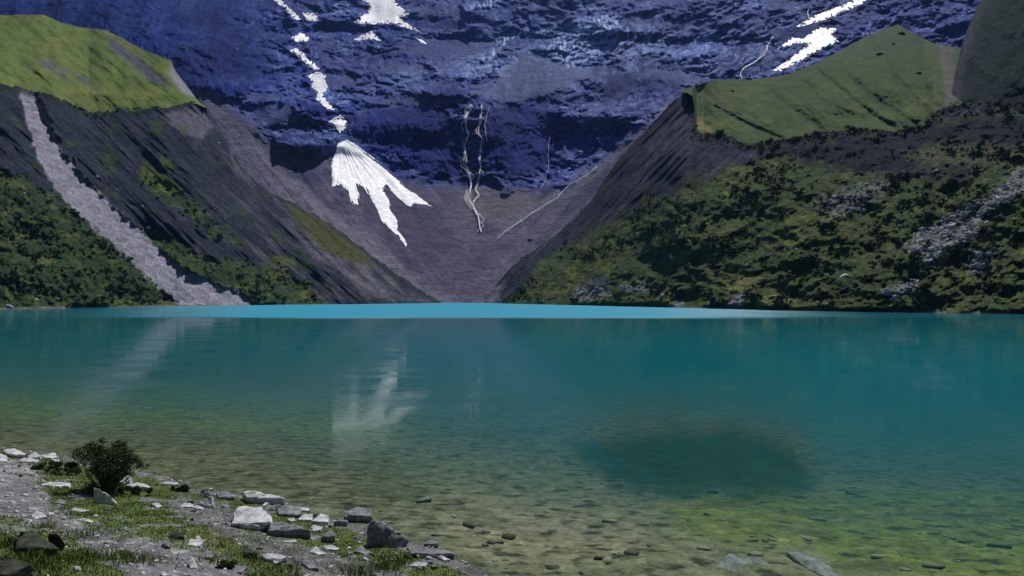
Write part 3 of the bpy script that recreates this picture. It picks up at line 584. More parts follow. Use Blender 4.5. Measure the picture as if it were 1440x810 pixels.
def ground_hit(px, py, dz=0.0):
    k = (py-HZ)/F; d = CZ/k
    for _ in range(12): d = .5*d+.5*(CZ-gz1((px-720)/F*d, d)-dz)/k
    return Vector(((px-720)/F*d, d, CZ-k*d))
# polar-ish grid: columns are directions, rows distances
gpx = np.concatenate([np.linspace(-2600, -60, 120), np.arange(-60, 1500, 3.0), np.linspace(1503, 4000, 120)])
gd = np.concatenate([np.linspace(-8, 9.0, 40), np.geomspace(9.05, 60, 560), np.geomspace(60.5, 1000, 80)])
GPX, GD = np.meshgrid(gpx, gd); ang = np.arctan((GPX-720)/F)
GX = np.where(GD > 9, np.tan(ang)*GD, np.tan(ang)*9.0); GY = GD
GZ = gz(GX, GY); GZ = np.where(GD > 60, np.maximum(GZ, -9), GZ)
GP = 720+GX/np.maximum(GY, 1)*F; GQ = HZ+(CZ-GZ)/np.maximum(GY, 1)*F; SW = inland(GX, GY)
gn1 = fbm(GX/.9, GY/.9, 1, 4); gn2 = fbm(GX/.28, GY/.28, 5, 4); gn3 = fbm(GX/3, GY/3, 9, 3)
PATH = [(-300, 640), (0, 646), (50, 652), (62, 690), (80, 712), (110, 735), (160, 748), (230, 762), (300, 775), (345, 800), (350, 830), (250, 860), (180, 812), (100, 752), (60, 742), (0, 745), (-300, 760)]
SOILP = [(245, 696), (300, 705), (330, 715), (345, 745), (420, 762), (470, 775), (560, 800), (600, 840), (450, 840), (420, 800), (340, 765), (270, 735), (235, 710)]
def grass_mask(px, py, x, y):
    px = px+16*fbm(x/.6, y/.6, 11, 4); py = py+11*fbm(x/.6, y/.6, 13, 4)+5*fbm(x/.15, y/.15, 14, 2)
    n = fbm(x/.75, y/.75, 21, 4)
    m = ss(-.30, -.02, n+.12)
    m = m*(1-pmask(px, py, PATH, 9, 16, 12)*(1-.75*ss(.18, .42, fbm(x/1.1, y/.8, 27, 3))))*(1-.85*pmask(px, py, SOILP, 5, 12, 14))
    m = m*ss(.15, .6, inland(x, y)+.5*n)
    return m
gm = grass_mask(GP, GQ, GX, GY)*(SW > 0)*(GY > 0)+ss(-1, -4, GP*0+GY)*.7
land = np.zeros(GX.shape+(3,))+np.array([.13, .13, .14])
land = mixc(land, (.30, .30, .33), ss(.05, .4, gn2)*.7); land = mixc(land, (.05, .05, .055), ss(.05, .5, gn1)*.6)
land = mixc(land, (.24, .24, .27), pmask(GP, GQ, [(-300, 636), (0, 640), (60, 650), (60, 665), (0, 672), (-300, 680)], 5, 8)*.6)
land = mixc(land, (.06, .062, .075), pmask(GP, GQ, SOILP, 6, 10)*ss(-.3, .3, gn1)*.8)
land = mixc(land, (.075, .115, .028), gm*.92); land = mixc(land, (.12, .13, .05), gm*ss(0, .5, gn3)*.5)
land = mixc(land, (.035, .06, .02), gm*ss(.1, .5, gn1)*.6)
bed = np.zeros(GX.shape+(3,))+np.array([.155, .16, .115])
yg = pmask(GP, HZ+CZ/np.maximum(GY, 1)*F, [(930, 690), (1040, 668), (1250, 650), (2000, 640), (2000, 900), (1300, 800), (1100, 760), (960, 740)], 22, 20, 60)
bed = mixc(bed, (.15, .18, .05), yg*.85)
WQ = HZ+CZ/np.maximum(GY, 1)*F
bed = mixc(bed, (.21, .185, .14), pmask(GP, WQ, [(600, 690), (720, 680), (900, 720), (900, 780), (760, 800), (640, 790)], 20, 20, 60)*.8)
bed = mixc(bed, (.10, .10, .065), pmask(GP, WQ, [(-400, 545), (150, 560), (450, 590), (560, 640), (600, 690), (500, 720), (300, 690), (200, 660), (-400, 640)], 16, 20, 60)*.75)
bed = mixc(bed, (.17, .20, .05), pmask(GP, WQ, [(-400, 520), (150, 525), (480, 540), (620, 560), (560, 600), (300, 590), (-400, 560)], 14, 14, 60)*.6)
bed = mixc(bed, (.20, .12, .06), pmask(GP, WQ, [(820, 560), (900, 556), (980, 560), (1060, 572), (1030, 592), (930, 585), (850, 580)], 10, 16, 40)*.35)
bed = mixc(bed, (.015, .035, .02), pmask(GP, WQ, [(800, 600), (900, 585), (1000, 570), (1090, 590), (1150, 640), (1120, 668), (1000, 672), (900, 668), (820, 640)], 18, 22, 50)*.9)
bn = fbm(GX/.55, GY/.35, 31, 4)
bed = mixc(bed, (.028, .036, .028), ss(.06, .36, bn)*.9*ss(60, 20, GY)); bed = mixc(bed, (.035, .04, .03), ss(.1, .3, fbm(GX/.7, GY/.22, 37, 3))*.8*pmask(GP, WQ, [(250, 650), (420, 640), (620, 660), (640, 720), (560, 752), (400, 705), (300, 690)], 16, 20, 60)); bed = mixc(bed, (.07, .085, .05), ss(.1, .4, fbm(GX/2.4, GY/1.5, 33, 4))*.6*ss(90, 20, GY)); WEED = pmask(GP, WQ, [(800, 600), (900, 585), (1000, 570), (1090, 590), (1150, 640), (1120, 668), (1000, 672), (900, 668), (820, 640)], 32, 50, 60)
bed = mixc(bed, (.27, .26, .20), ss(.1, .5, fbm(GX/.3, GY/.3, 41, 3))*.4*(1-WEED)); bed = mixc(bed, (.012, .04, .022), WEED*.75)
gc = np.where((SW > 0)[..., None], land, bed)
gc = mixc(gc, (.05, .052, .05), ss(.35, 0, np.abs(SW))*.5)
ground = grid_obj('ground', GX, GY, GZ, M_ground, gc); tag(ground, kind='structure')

# ------------------------------------------------------------------ lake surface
wpx = np.concatenate([np.linspace(-2600, -100, 60), np.arange(-100, 1560, 12.0), np.linspace(1570, 4000, 60)])
wd_ = np.concatenate([np.linspace(2, 8.8, 10), np.geomspace(9, 60, 160), np.geomspace(62, 900, 90)])
WX, WD = np.meshgrid(wpx, wd_); X = (WX-720)/F*WD; zz = gz(X, WD); dep = np.maximum(-zz, 0)
sn = inland(X, WD)
op = 1-np.exp(-np.maximum(dep-.12, 0)*1.05)
op = np.clip(op, 0, 1)*.985
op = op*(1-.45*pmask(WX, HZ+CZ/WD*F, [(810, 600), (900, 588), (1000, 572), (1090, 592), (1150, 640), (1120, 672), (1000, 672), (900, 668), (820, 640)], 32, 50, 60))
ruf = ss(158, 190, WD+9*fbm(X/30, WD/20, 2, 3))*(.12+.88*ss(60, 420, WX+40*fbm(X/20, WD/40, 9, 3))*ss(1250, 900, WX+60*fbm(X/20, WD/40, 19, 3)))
yq = HZ+CZ/WD*F
lake = grid_obj('lake_water', X, WD, X*0, bpy.data.materials.new('tmp'), extra={'op': op, 'ruf': ruf})
tag(lake, kind='structure')
m, nt, b = newmat('lake_water'); L = nt.links.new; nt.nodes.remove(b); outn = nt.nodes['Material Output']
tc = nd(nt, 'ShaderNodeTexCoord')
aop = nd(nt, 'ShaderNodeAttribute', attribute_name='op'); aruf = nd(nt, 'ShaderNodeAttribute', attribute_name='ruf')
mp = nd(nt, 'ShaderNodeMapping'); mp.inputs['Scale'].default_value = (1, 2.2, 1); L(tc.outputs['Object'], mp.inputs[0])
wn = nd(nt, 'ShaderNodeTexNoise', i_Scale=2.2, i_Detail=4.0, i_Roughness=.6); L(mp.outputs[0], wn.inputs[0])
wn2 = nd(nt, 'ShaderNodeTexNoise', i_Scale=.12, i_Detail=2.0); L(mp.outputs[0], wn2.inputs[0])
calm = nd(nt, 'ShaderNodeMapRange'); calm.inputs[1].default_value = .4; calm.inputs[2].default_value = .62; calm.inputs[3].default_value = .12; calm.inputs[4].default_value = 1; L(wn2.outputs[0], calm.inputs[0])
bpn = nd(nt, 'ShaderNodeBump', i_Distance=.028); L(wn.outputs[0], bpn.inputs['Height'])
mrr = nd(nt, 'ShaderNodeMath', operation='MULTIPLY'); mrr.inputs[1].default_value = .27; L(calm.outputs[0], mrr.inputs[0]); L(mrr.outputs[0], bpn.inputs['Strength'])
body_sky = nd(nt, 'ShaderNodeMixRGB'); body_sky.inputs[1].default_value = (.006, .125, .155, 1); body_sky.inputs[2].default_value = (.022, .225, .345, 1); L(aruf.outputs['Fac'], body_sky.inputs[0])  # far ruffled strip: its sky reflection is put into the brighter diffuse colour
dif = nd(nt, 'ShaderNodeBsdfDiffuse'); L(body_sky.outputs[0], dif.inputs[0])
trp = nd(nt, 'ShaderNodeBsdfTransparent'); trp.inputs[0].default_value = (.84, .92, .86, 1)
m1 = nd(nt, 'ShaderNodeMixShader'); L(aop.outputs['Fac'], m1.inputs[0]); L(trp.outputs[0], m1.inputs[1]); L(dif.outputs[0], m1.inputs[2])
gl = nd(nt, 'ShaderNodeBsdfGlossy'); L(bpn.outputs[0], gl.inputs['Normal'])
rg = nd(nt, 'ShaderNodeMapRange'); rg.inputs[3].default_value = .03; rg.inputs[4].default_value = .35; L(aruf.outputs['Fac'], rg.inputs[0]); L(rg.outputs[0], gl.inputs['Roughness'])
fr = nd(nt, 'ShaderNodeFresnel'); fr.inputs[0].default_value = 1.33
fp = nd(nt, 'ShaderNodeMath', operation='POWER'); fp.inputs[1].default_value = 1.8; L(fr.outputs[0], fp.inputs[0])
fm = nd(nt, 'ShaderNodeMapRange'); fm.inputs[3].default_value = 0; fm.inputs[4].default_value = .95; L(fp.outputs[0], fm.inputs[0])
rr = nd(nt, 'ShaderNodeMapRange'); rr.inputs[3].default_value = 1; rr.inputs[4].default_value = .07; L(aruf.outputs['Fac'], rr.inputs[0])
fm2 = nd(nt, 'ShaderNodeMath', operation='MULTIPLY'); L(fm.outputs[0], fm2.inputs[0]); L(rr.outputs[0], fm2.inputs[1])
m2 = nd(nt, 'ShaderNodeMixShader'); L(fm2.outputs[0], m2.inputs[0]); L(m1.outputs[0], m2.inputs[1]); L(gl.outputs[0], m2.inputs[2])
L(m2.outputs[0], outn.inputs[0])
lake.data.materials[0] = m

# ------------------------------------------------------------------ haze
HAZE = True
if HAZE:
    hz_m = bpy.data.materials.new('haze'); hz_m.use_nodes = True; nt = hz_m.node_tree; nt.nodes.remove(nt.nodes['Principled BSDF'])
    pv = nt.nodes.new('ShaderNodeVolumePrincipled'); pv.inputs['Color'].default_value = (.22, .42, 1, 1); pv.inputs['Density'].default_value = .00004; pv.inputs['Anisotropy'].default_value = .0
    nt.links.new(pv.outputs[0], nt.nodes['Material Output'].inputs['Volume'])
    bx = (-4200, 4200, -150, 3600, -12, 2100)
    V = [(x, y, z) for x in bx[:2] for y in bx[2:4] for z in bx[4:]]
    Fh = [(0, 1, 3, 2), (4, 6, 7, 5), (0, 4, 5, 1), (2, 3, 7, 6), (0, 2, 6, 4), (1, 5, 7, 3)]
    o = mesh_np('haze', V, Fh, hz_m, smooth=False); tag(o, kind='stuff'); o.display_type = 'WIRE'

# ================================================================== FOREGROUND STONES
NEAR, OLDR = [], []
def pix(px, py): return ground_hit(px, py)
def bmesh_rock(points, seed, rel=.05, bev=.05):
    bm = bmesh.new(); vs = [bm.verts.new(p) for p in points]
    r = bmesh.ops.convex_hull(bm, input=vs)
    bmesh.ops.delete(bm, geom=list({g for g in list(r['geom_interior'])+list(r['geom_unused']) if isinstance(g, bmesh.types.BMVert)}), context='VERTS')
    lo = Vector([min(v.co[i] for v in bm.verts) for i in range(3)]); hi = Vector([max(v.co[i] for v in bm.verts) for i in range(3)])
    sz = (hi-lo).length
    bmesh.ops.dissolve_limit(bm, angle_limit=R(12), verts=bm.verts, edges=bm.edges)
    try: bmesh.ops.bevel(bm, geom=list(bm.edges), offset=sz*bev*.45, segments=1, affect='EDGES', clamp_overlap=True, profile=.6)
    except Exception: pass
    bmesh.ops.triangulate(bm, faces=bm.faces)
    for _ in range(3):
        es = [e for e in bm.edges if e.calc_length() > sz*.07]
        if es: bmesh.ops.subdivide_edges(bm, edges=es, cuts=1)
        bmesh.ops.triangulate(bm, faces=[f for f in bm.faces if len(f.verts) > 3])
    bm.normal_update()
    P = np.array([v.co for v in bm.verts]); N = np.array([v.normal for v in bm.verts])
    q = P/sz
    n = fbm(q[:, 0]*3+seed, q[:, 1]*3, q[:, 2]*5, 3)*.7+fbm(q[:, 0]*9+seed, q[:, 1]*9, q[:, 2]*14, 3)*.35-.35*ss(.5, .9, fbm(q[:, 0]*2+seed, q[:, 1]*2, q[:, 2]*16, 2, .5, True))
    P = P+N*(n*rel*sz*1.1)[:, None]
    for v, p in zip(bm.verts, P): v.co = p
    return bm
def rock(outline, label, mat, fh=.38, cat='rock', name='rock', tilt=.3, bury=.06, group=None, water=False, back=.25):
    ob = np.array(outline, float); yb = ob[:, 1].max(); yt = ob[:, 1].min(); H = yb-yt; cx = ob[:, 0].mean()
    base = pix(cx, yb) if not water else Vector(((cx-720)/F*CZ*F/(yb-HZ), CZ*F/(yb-HZ), -.17))
    px2m = base.y/F; pts = []
    def hit(px, py, z):
        k = (py-HZ)/F; d = (CZ-z)/k; return Vector(((px-720)/F*d, d, z))
    yfh = yb-fh*H; zb = base.z
    for x, y in outline:
        v = (yb-y)/H
        if v < fh:
            pts.append(hit(x, y, zb)); vz = random.uniform(.55, 1.0); pts.append(hit(x+random.uniform(-.06, .06)*H, yb-(yb-yfh)*vz, zb+px2m*H*fh*.93*vz))
            pts.append(hit(x, y, zb)-Vector((0, 0, bury)))
        else:
            zt = zb+px2m*H*(fh*.93+tilt*(v-fh)); zt += px2m*H*fh*random.uniform(-.22, .12); p = hit(x, y, zt); pts.append(p)
            pts.append(Vector((p.x, p.y+back*H*px2m, zb-bury))); pts.append(Vector((p.x, p.y, zb-bury)))
    c = Vector((sum(p.x for p in pts)/len(pts), sum(p.y for p in pts)/len(pts), zb))
    bm = bmesh_rock([p-c for p in pts], random.random()*50)
    me = bpy.data.meshes.new(name); bm.to_mesh(me); bm.free()
    for p in me.polygons: p.use_smooth = True
    me.set_sharp_from_angle(angle=R(32)); me.materials.append(mat)
    o = bpy.data.objects.new(name, me); o.location = c; COL.objects.link(o)
    return tag(o, label, cat, group or 'rocks on the near shore')
RL, RM, RD = M_rockL, M_rockM, M_rockD
rock([(331, 714), (342.6, 709.6), (368, 711.4), (384, 726), (383, 735), (362, 746), (326, 741)], 'largest pale slab, flat square top, in the middle of the shore rocks', RL, .42)
rock([(341, 692), (348, 687), (357, 690.7), (400.4, 703.3), (400, 708.5), (372, 709), (348, 708)], 'long pale slab sloping down to the right at the water edge', RL, .45, tilt=.5)
rock([(378, 745), (380.5, 736.7), (398.5, 733), (416.6, 737.6), (438, 748.4), (436.5, 754), (380.5, 756)], 'smooth rounded boulder with black front face, right of the largest slab', RM, .6)
rock([(279.4, 708), (297.5, 695.2), (300.7, 703.3), (300, 713), (286.6, 714.5)], 'tilted pale block with dark right foot, left of the long slab', RL, .3, tilt=.8)
pb = pix(545, 769); pm = pb.y/F
bm = bmesh_rock([Vector(p)*pm for p in [(-25, 8, 38), (-17, 14, 36), (-30, 2, 0), (-31, 14, 0), (-31, 6, 22), (-12, -7, 0), (-16, -4, 12), (14, -5, 0), (27, 8, 9), (31, 14, 5), (4, 14, 23), (12, 8, 14), (20, 30, 0), (-15, 30, 0), (-12, 28, 18), (-12, -7, -6), (14, -5, -6), (-30, 8, -6), (24, 14, -4)]], 3.3)
me = bpy.data.meshes.new('rock'); bm.to_mesh(me); bm.free(); me.polygons.foreach_set('use_smooth', [True]*len(me.polygons)); me.set_sharp_from_angle(angle=R(30)); me.materials.append(RM)
o = bpy.data.objects.new('rock', me); o.location = pb; COL.objects.link(o); tag(o, 'tall pointed boulder standing alone at the right of the shore rocks', 'rock', 'rocks on the near shore')
rock([(483.7, 719), (503, 712), (522.6, 716.4), (520.6, 724), (517, 735), (493, 735), (484, 728)], 'broad rough rock behind and left of the tall pointed boulder', RM, .5)
rock([(469, 732), (478, 730), (489.5, 731), (488.5, 740), (470, 740)], 'small dark grey block between the broad rough rock and the rounded boulder', RM, .7)
rock([(575, 774), (587, 770), (625.7, 772), (640, 778), (616, 784.5), (594.6, 783), (576, 780)], 'long low slab lying last along the water at the right end', RM, .45)
rock([(596.5, 766), (604.3, 758), (615, 761.2), (616, 769), (597.5, 768)], 'small domed stone behind the long low slab', RM, .55)
rock([(576, 794), (587, 789.4), (601.4, 791.3), (598.4, 798), (579, 797.5)], 'flat stone in the gravel in front of the long low slab', RL, .3)
rock([(438, 734), (450.6, 722.3), (462.3, 724.2), (461.3, 737.8), (439, 737.5)], 'pale split rock just right of the rounded boulder', RL, .35)
rock([(437, 741), (441, 737.8), (454.5, 740.7), (450.6, 748), (440, 748.5)], 'small pale rock with black front under the pale split rock', RL, .4)
rock([(453, 754), (464.2, 743.7), (471.6, 749.5), (470, 761), (452.5, 763.5)], 'dark upright block in the middle of the shore rocks with a pale cap', RM, .62)
rock([(454.5, 767), (466, 765.5), (477.8, 770), (474, 774.5), (458.4, 774)], 'thin pale stone at the foot of the dark upright block', RL, .3)
rock([(434, 775), (443.8, 768), (459.3, 777.7), (448.6, 781)], 'pale triangular stone left below the dark upright block', RL, .25)
rock([(496.3, 775), (508, 766.6), (523.5, 776.7), (509, 780)], 'grey triangular stone just left below the tall pointed boulder', RM, .2)
rock([(422, 789), (432, 786.5), (448.6, 798), (435, 802)], 'grey rounded stone at the photo bottom under the pale triangular stone', RM, .25)
rock([(389.5, 714), (402, 708.7), (422, 712.3), (423.8, 723), (409.4, 727), (391.3, 723)], 'lichen-stained round rock behind the rounded boulder', RM, .35)
rock([(414.8, 711), (434.7, 714), (433.8, 720), (424, 719)], 'pale flat stone at the water right of the lichen-stained rock', RL, .35)
rock([(417.5, 729), (427.4, 723), (440, 722.3), (438.3, 731), (420, 734)], 'pale ledge stone between the lichen-stained rock and the split rock', RL, .35)
rock([(404, 729), (413, 727.7), (416.6, 733), (405.8, 734)], 'little pale stone wedged above the rounded boulder', RL, .3)
rock([(377.8, 716), (387.7, 707.8), (395.8, 709.6), (382.3, 719.5)], 'narrow pale stone leaning at the right corner of the largest slab', RL, .2, tilt=.8)
rock([(368, 711), (375, 704.7), (379.6, 706), (371.5, 712.3)], 'small pale chip between the long slab and the largest slab', RL, .2)
rock([(262.3, 766), (267.7, 756.6), (289.4, 759.3), (279.4, 768.5)], 'pale four-sided slab in the grass left of the path stones', RL, .15)
rock([(279.4, 781), (290.3, 773.7), (299.3, 775.5), (298.4, 786.3), (283, 787)], 'grey hunched stone in grass below the four-sided slab', RM, .25)
rock([(265, 783), (269.5, 781), (277.6, 795.4), (275, 801), (265.9, 799)], 'upright narrow pale stone near the photo bottom', RL, .15, tilt=.6)
rock([(238, 752), (243.3, 747.5), (258.7, 748.4), (259.6, 758), (247, 758.4)], 'small black stone in green grass left of the four-sided slab', RD, .5)
rock([(342.6, 776), (351.6, 769), (362.5, 777), (359, 786), (344, 785)], 'black mossy stone set in grass under the largest slab', RD, .45)
rock([(368, 779), (384, 775.5), (404, 782), (396.8, 787.3), (380.5, 791), (371.5, 786.3)], 'pale wedge stone right of the black mossy stone', RL, .4)
rock([(424, 789), (426, 791), (430, 795), (420, 795)], 'small grey stone half hidden beside the rounded bottom stone', RM, .3)
rock([(131, 683), (136, 685), (156.7, 697), (162.5, 705), (155, 709), (137, 707), (134, 700)], 'bright pointed stone leaning just in front of the bush', RL, .12, tilt=.9)
rock([(55, 681.7), (70, 677.5), (100, 678.3), (97, 685.5), (73, 686)], 'long pale slab lying left of the bush foot', RL, .35)
rock([(95.8, 717), (106.7, 713.3), (126.7, 717.5), (116.7, 720.5)], 'flat pale stone in grass below the bush', RL, .2)
rock([(42.5, 725), (52.5, 717.5), (66.7, 726), (50, 730.5)], 'pale triangular stone on the left side of the path', RL, .15)
rock([(75, 707), (83.3, 701), (93.3, 704), (90, 710)], 'grey flat stone at the path edge above the flat pale stone', RM, .25)
rock([(3, 633), (20, 630), (39, 638), (33, 644), (10, 641)], 'largest pale slab of the pile at the left photo edge', RL, .4)
rock([(39, 641), (50, 634.5), (58, 641), (56.7, 646), (40, 645)], 'pointed pale slab in the middle of the left shore pile', RL, .3, tilt=.5)
rock([(57.5, 640), (76.7, 636.5), (82.5, 641.7), (73.3, 646), (60, 645)], 'pale slab at the right end of the left shore pile', RL, .3)
rock([(25, 648), (33, 643.7), (55.8, 645.8), (50, 651), (34, 651)], 'pale slab over a small black hollow in front of the left pile', RL, .3)
rock([(-4, 637), (8.3, 639), (13.3, 650), (5, 651), (-5, 649)], 'pale slab cut by the left photo edge at the water', RL, .25)
rock([(72, 645), (83, 645.8), (87, 652), (80, 652)], 'small pale stone below the right end of the left pile', RL, .3)
rock([(91.7, 651), (100, 649), (104, 653), (95, 656)], 'pale stone by itself between the left pile and the bush', RL, .3)
rock([(168, 678), (181.7, 665), (185, 667), (183, 674), (171.7, 683)], 'pale slanting stone at the right flank of the bush', RL, .2, tilt=.7)
rock([(175, 682), (191.7, 677.5), (201.7, 680), (212.5, 686), (200, 689), (180, 687)], 'broken white stone with a black notch right of the bush', RL, .45)
rock([(222, 680), (236, 677), (250.5, 677.7), (251, 682), (225, 683)], 'thin pale slab at the water line right of the broken white stone', RL, .5)
rock([(239.7, 688), (244, 685), (254, 686), (248.7, 690.5)], 'tiny pale stone below the thin pale slab', RL, .3)
rock([(211.7, 708), (221.7, 706), (227.5, 711), (221.7, 715)], 'small white stone alone in grass right of the pointed stone', RL, .25)
rock([(109, 731), (116.7, 727.5), (132, 732), (128, 736)], 'low pale stone with a grey tail in the grass strip', RL, .25)
rock([(27.5, 747), (35.8, 745.5), (53, 750), (70, 762), (81.7, 775), (78, 784), (48, 787), (20, 783), (24, 768)], 'big black boulder with grass on it at the lower left corner', RD, .45)
rock([(68, 751), (75, 744), (83, 752), (91, 765), (88, 774), (76, 770)], 'black rock leaning behind the big black boulder', RD, .35, tilt=.8)
rock([(160, 778), (168, 773), (181, 772.5), (189, 782), (176, 784)], 'low black stone in grass right of the big black boulder', RD, .6)
rock([(225, 806), (231.7, 802), (236, 808), (230, 812)], 'tiny pale stone at the lower photo edge', RL, .3)
rock([(253, 712), (259.6, 706), (270.4, 708), (273, 714.5)], 'flat white stone left of the tilted pale block', RL, .2)
rock([(269.5, 713), (277.6, 709.6), (286.6, 713), (284, 717)], 'white stone touching the foot of the tilted pale block', RL, .25)
rock([(303.8, 694), (312, 690), (323, 691.6), (331, 696), (330, 702.5), (306.5, 702)], 'mossy rock between the tilted block and the long slab', RM, .45)
rock([(396.8, 760), (416.6, 758.5), (418, 762), (398, 763.5)], 'thin white sliver stone below the rounded boulder', RL, .3)
rock([(615, 782), (620, 780), (634, 786.5), (624, 790.5)], 'small white stone at the lower right of the long low slab', RL, .3)
rock([(543, 785), (555.6, 782.5), (557, 788), (544, 788.5)], 'small pale stone in gravel left of the flat stone', RL, .3)
rock([(30, 800), (45, 792), (20, 784), (-10, 786), (-15, 806), (10, 815)], 'low grassy hump stone at the very corner of the photo', RD, .3)
LSM = []
for k_ in range(8):
    r_ = random.Random(k_); pts = [Vector((r_.uniform(-1, 1), r_.uniform(-.7, .7), z_)) for z_ in (0, 0, 0, 0, .0) for _ in (0,)]+[Vector((r_.uniform(-.8, .8), r_.uniform(-.6, .6), r_.uniform(.3, .8))) for _ in range(5)]+[Vector((0, 0, -.3))]
    bm = bmesh_rock(pts, k_*3.1); me = bpy.data.meshes.new('loose_stone'); bm.to_mesh(me); bm.free()
    me.polygons.foreach_set('use_smooth', [True]*len(me.polygons)); me.set_sharp_from_angle(angle=R(30)); me.materials.append((M_rockL, M_rockM, M_rockD, M_rockL)[k_ % 4]); LSM.append(me)
rl = random.Random(12); nls = 0
while nls < 150:
    mode = rl.random()
    if mode < .45: px_, py_ = rl.uniform(250, 640), None; py_ = np.interp(px_, [250, 300, 400, 480, 560, 640], [700, 712, 735, 755, 778, 796])+rl.gauss(0, 16)
    elif mode < .62: px_, py_ = rl.uniform(-10, 110), rl.gauss(652, 9)
    else: px_, py_ = rl.uniform(0, 600), rl.uniform(690, 812)
    if py_ < 632: continue
    p_ = pix(px_, py_)
    if inland(p_.x, p_.y) < -.3: continue
    sz_ = math.exp(rl.gauss(math.log(.075), .42)); sz_ = min(sz_, .19)
    o = bpy.data.objects.new('loose_stone', rl.choice(LSM)); COL.objects.link(o); o.location = p_-Vector((0, 0, .02*sz_)); o.scale = (sz_, sz_*rl.uniform(.7, 1.1), sz_*rl.uniform(.5, 1.0)); o.rotation_euler = (rl.gauss(0, .15), rl.gauss(0, .15), rl.uniform(0, 6.28))
    tag(o, 'small angular loose stone lying between the bigger rocks on the near shore', 'stone', 'small loose stones on the near shore'); nls += 1
SUBG = 'slabs in the shallow water'
def slab(o_, label, mat, fh=.14): rock(o_, label, mat, fh, 'rock', 'rock', .15, .1, SUBG, water=True)
slab([(846, 800), (856, 793), (870, 796), (868, 803), (852, 806)], 'small tan flat rock leftmost in the shallows at the lower edge', RM)
slab([(870, 797), (884, 787), (893, 788), (897, 799), (880, 803)], 'tan flat rock second from left in the lower shallows', RM)
slab([(897, 795), (912, 788), (928, 790), (932, 797), (918, 802), (902, 801)], 'tan slab between the flat rock and the long grey slab', RM)
slab([(928, 789), (950, 782), (985, 784), (992, 792), (960, 796), (935, 794)], 'grey slab with a dark lower edge behind the long slab', RM)
slab([(930, 806), (935, 797), (985, 796), (1000, 803), (990, 815), (930, 815)], 'large grey slab cut by the lower photo edge', RM)
slab([(1002, 790), (1030, 778), (1068, 782), (1095, 800), (1080, 818), (1010, 814)], 'broad rough grey slab farthest right in the shallows', RM)
slab([(1106, 776), (1126, 774), (1158, 790), (1190, 815), (1160, 815), (1132, 797)], 'whitish streak shaped as a slab, slanting down to the right under clear water', RM, .05)  # pale streak in the water, modelled as a sunken slab

# ------------------------------------------------------------------ loose gravel, pebbles, bed stones (uncountable)
def proto_stone(seed, sub=1):
    bm = bmesh.new(); bmesh.ops.create_icosphere(bm, subdivisions=sub, radius=1)
    V = np.array([v.co for v in bm.verts]); Fc = np.array([[v.index for v in f.verts] for f in bm.faces]); bm.free()
    r = np.random.default_rng(seed)
    for _ in range(7):
        n = r.normal(size=3); n /= np.linalg.norm(n); h = r.uniform(.45, .8); dd = V@n-h; V = V-np.outer(np.maximum(dd, 0), n)
    return V*np.array([1, r.uniform(.55, .9), r.uniform(.3, .6)]), Fc
PST = [proto_stone(i) for i in range(6)]
def scatter(name, P, S, mat, protos, cols, zs=1.0, seed=3, tilt=.25, **tg):
    r = np.random.default_rng(seed); Vs, Fs, Cs, off = [], [], [], 0
    which = r.integers(0, len(protos), len(P))
    for k, pr in enumerate(protos):
        PV, PF = pr[0], pr[1]; idx = np.where(which == k)[0]
        if not len(idx): continue
        a = r.uniform(0, 6.283, len(idx)); c, s_ = np.cos(a), np.sin(a)
        x = PV[None, :, 0]*c[:, None]-PV[None, :, 1]*s_[:, None]; y = PV[None, :, 0]*s_[:, None]+PV[None, :, 1]*c[:, None]
        z = PV[None, :, 2]*zs+0*x; tx = r.normal(0, tilt, len(idx)); z = z+x*tx[:, None]
        V = np.stack([x, y, z], -1)*S[idx][:, None, None]+P[idx][:, None, :]
        f = PF[None]+(np.arange(len(idx))*len(PV))[:, None, None]+off
        off += len(idx)*len(PV); Vs.append(V.reshape(-1, 3)); Fs.append(f.reshape(-1, PF.shape[1]))
        cc = cols[idx][:, None, :]*(pr[2][None, :, None] if len(pr) > 2 else 1); Cs.append((cc+np.zeros((1, len(PV), 1))).reshape(-1, 3))
    o = mesh_np(name, np.concatenate(Vs), np.concatenate(Fs), mat, np.concatenate(Cs), smooth=False)
    return tag(o, tg.get('label'), tg.get('cat'), kind='stuff')
M_peb = attr_mat('gravel_stones', .9, .08, 40., .35)
def cand(n, seed, px0, px1, d0, d1, pw=1.0):
    r = np.random.default_rng(seed); px = r.uniform(px0, px1, n); d = d0+(d1-d0)*r.uniform(0, 1, n)**pw
    x = (px-720)/F*d; return x, d, gz(x, d), r
x, y, z, r = cand(110000, 1, -160, 760, 9, 27)
P_, Q_ = 720+x/y*F, HZ+(CZ-z)/y*F; s_ = inland(x, y); g_ = grass_mask(P_, Q_, x, y)
pr_ = np.where(s_ > -.2, (1-.93*g_)*(.25+.75*ss(-.1, .3, fbm(x/.7, y/.7, 61, 3)))*(1-.45*pmask(P_, Q_, SOILP, 6)), 0)*.34
k = r.uniform(size=len(x)) < pr_; P = np.stack([x, y, z], -1)[k]; S = np.exp(r.normal(math.log(.026), .55, len(P))).clip(.01, .10)
g0 = r.uniform(.12, .5, len(P)); C_ = g0[:, None]*np.array([1, 1.0, 1.06])
scatter('gravel', P, S, M_peb, PST, C_, seed=4, label='loose grey gravel and pebbles over the near shore', cat='gravel')
x, y, z, r = cand(30000, 2, -160, 1650, 11, 40, 1.6)
s_ = inland(x, y); pr_ = np.where(s_ < .1, ss(-.15, .35, fbm(x/1.3, y/.9, 71, 3))*ss(26, 13, y)**2+.01, 0)*.10
k = r.uniform(size=len(x)) < pr_; P = np.stack([x, y, z], -1)[k]; S = np.exp(r.normal(math.log(.12), .6, len(P))).clip(.04, .5)
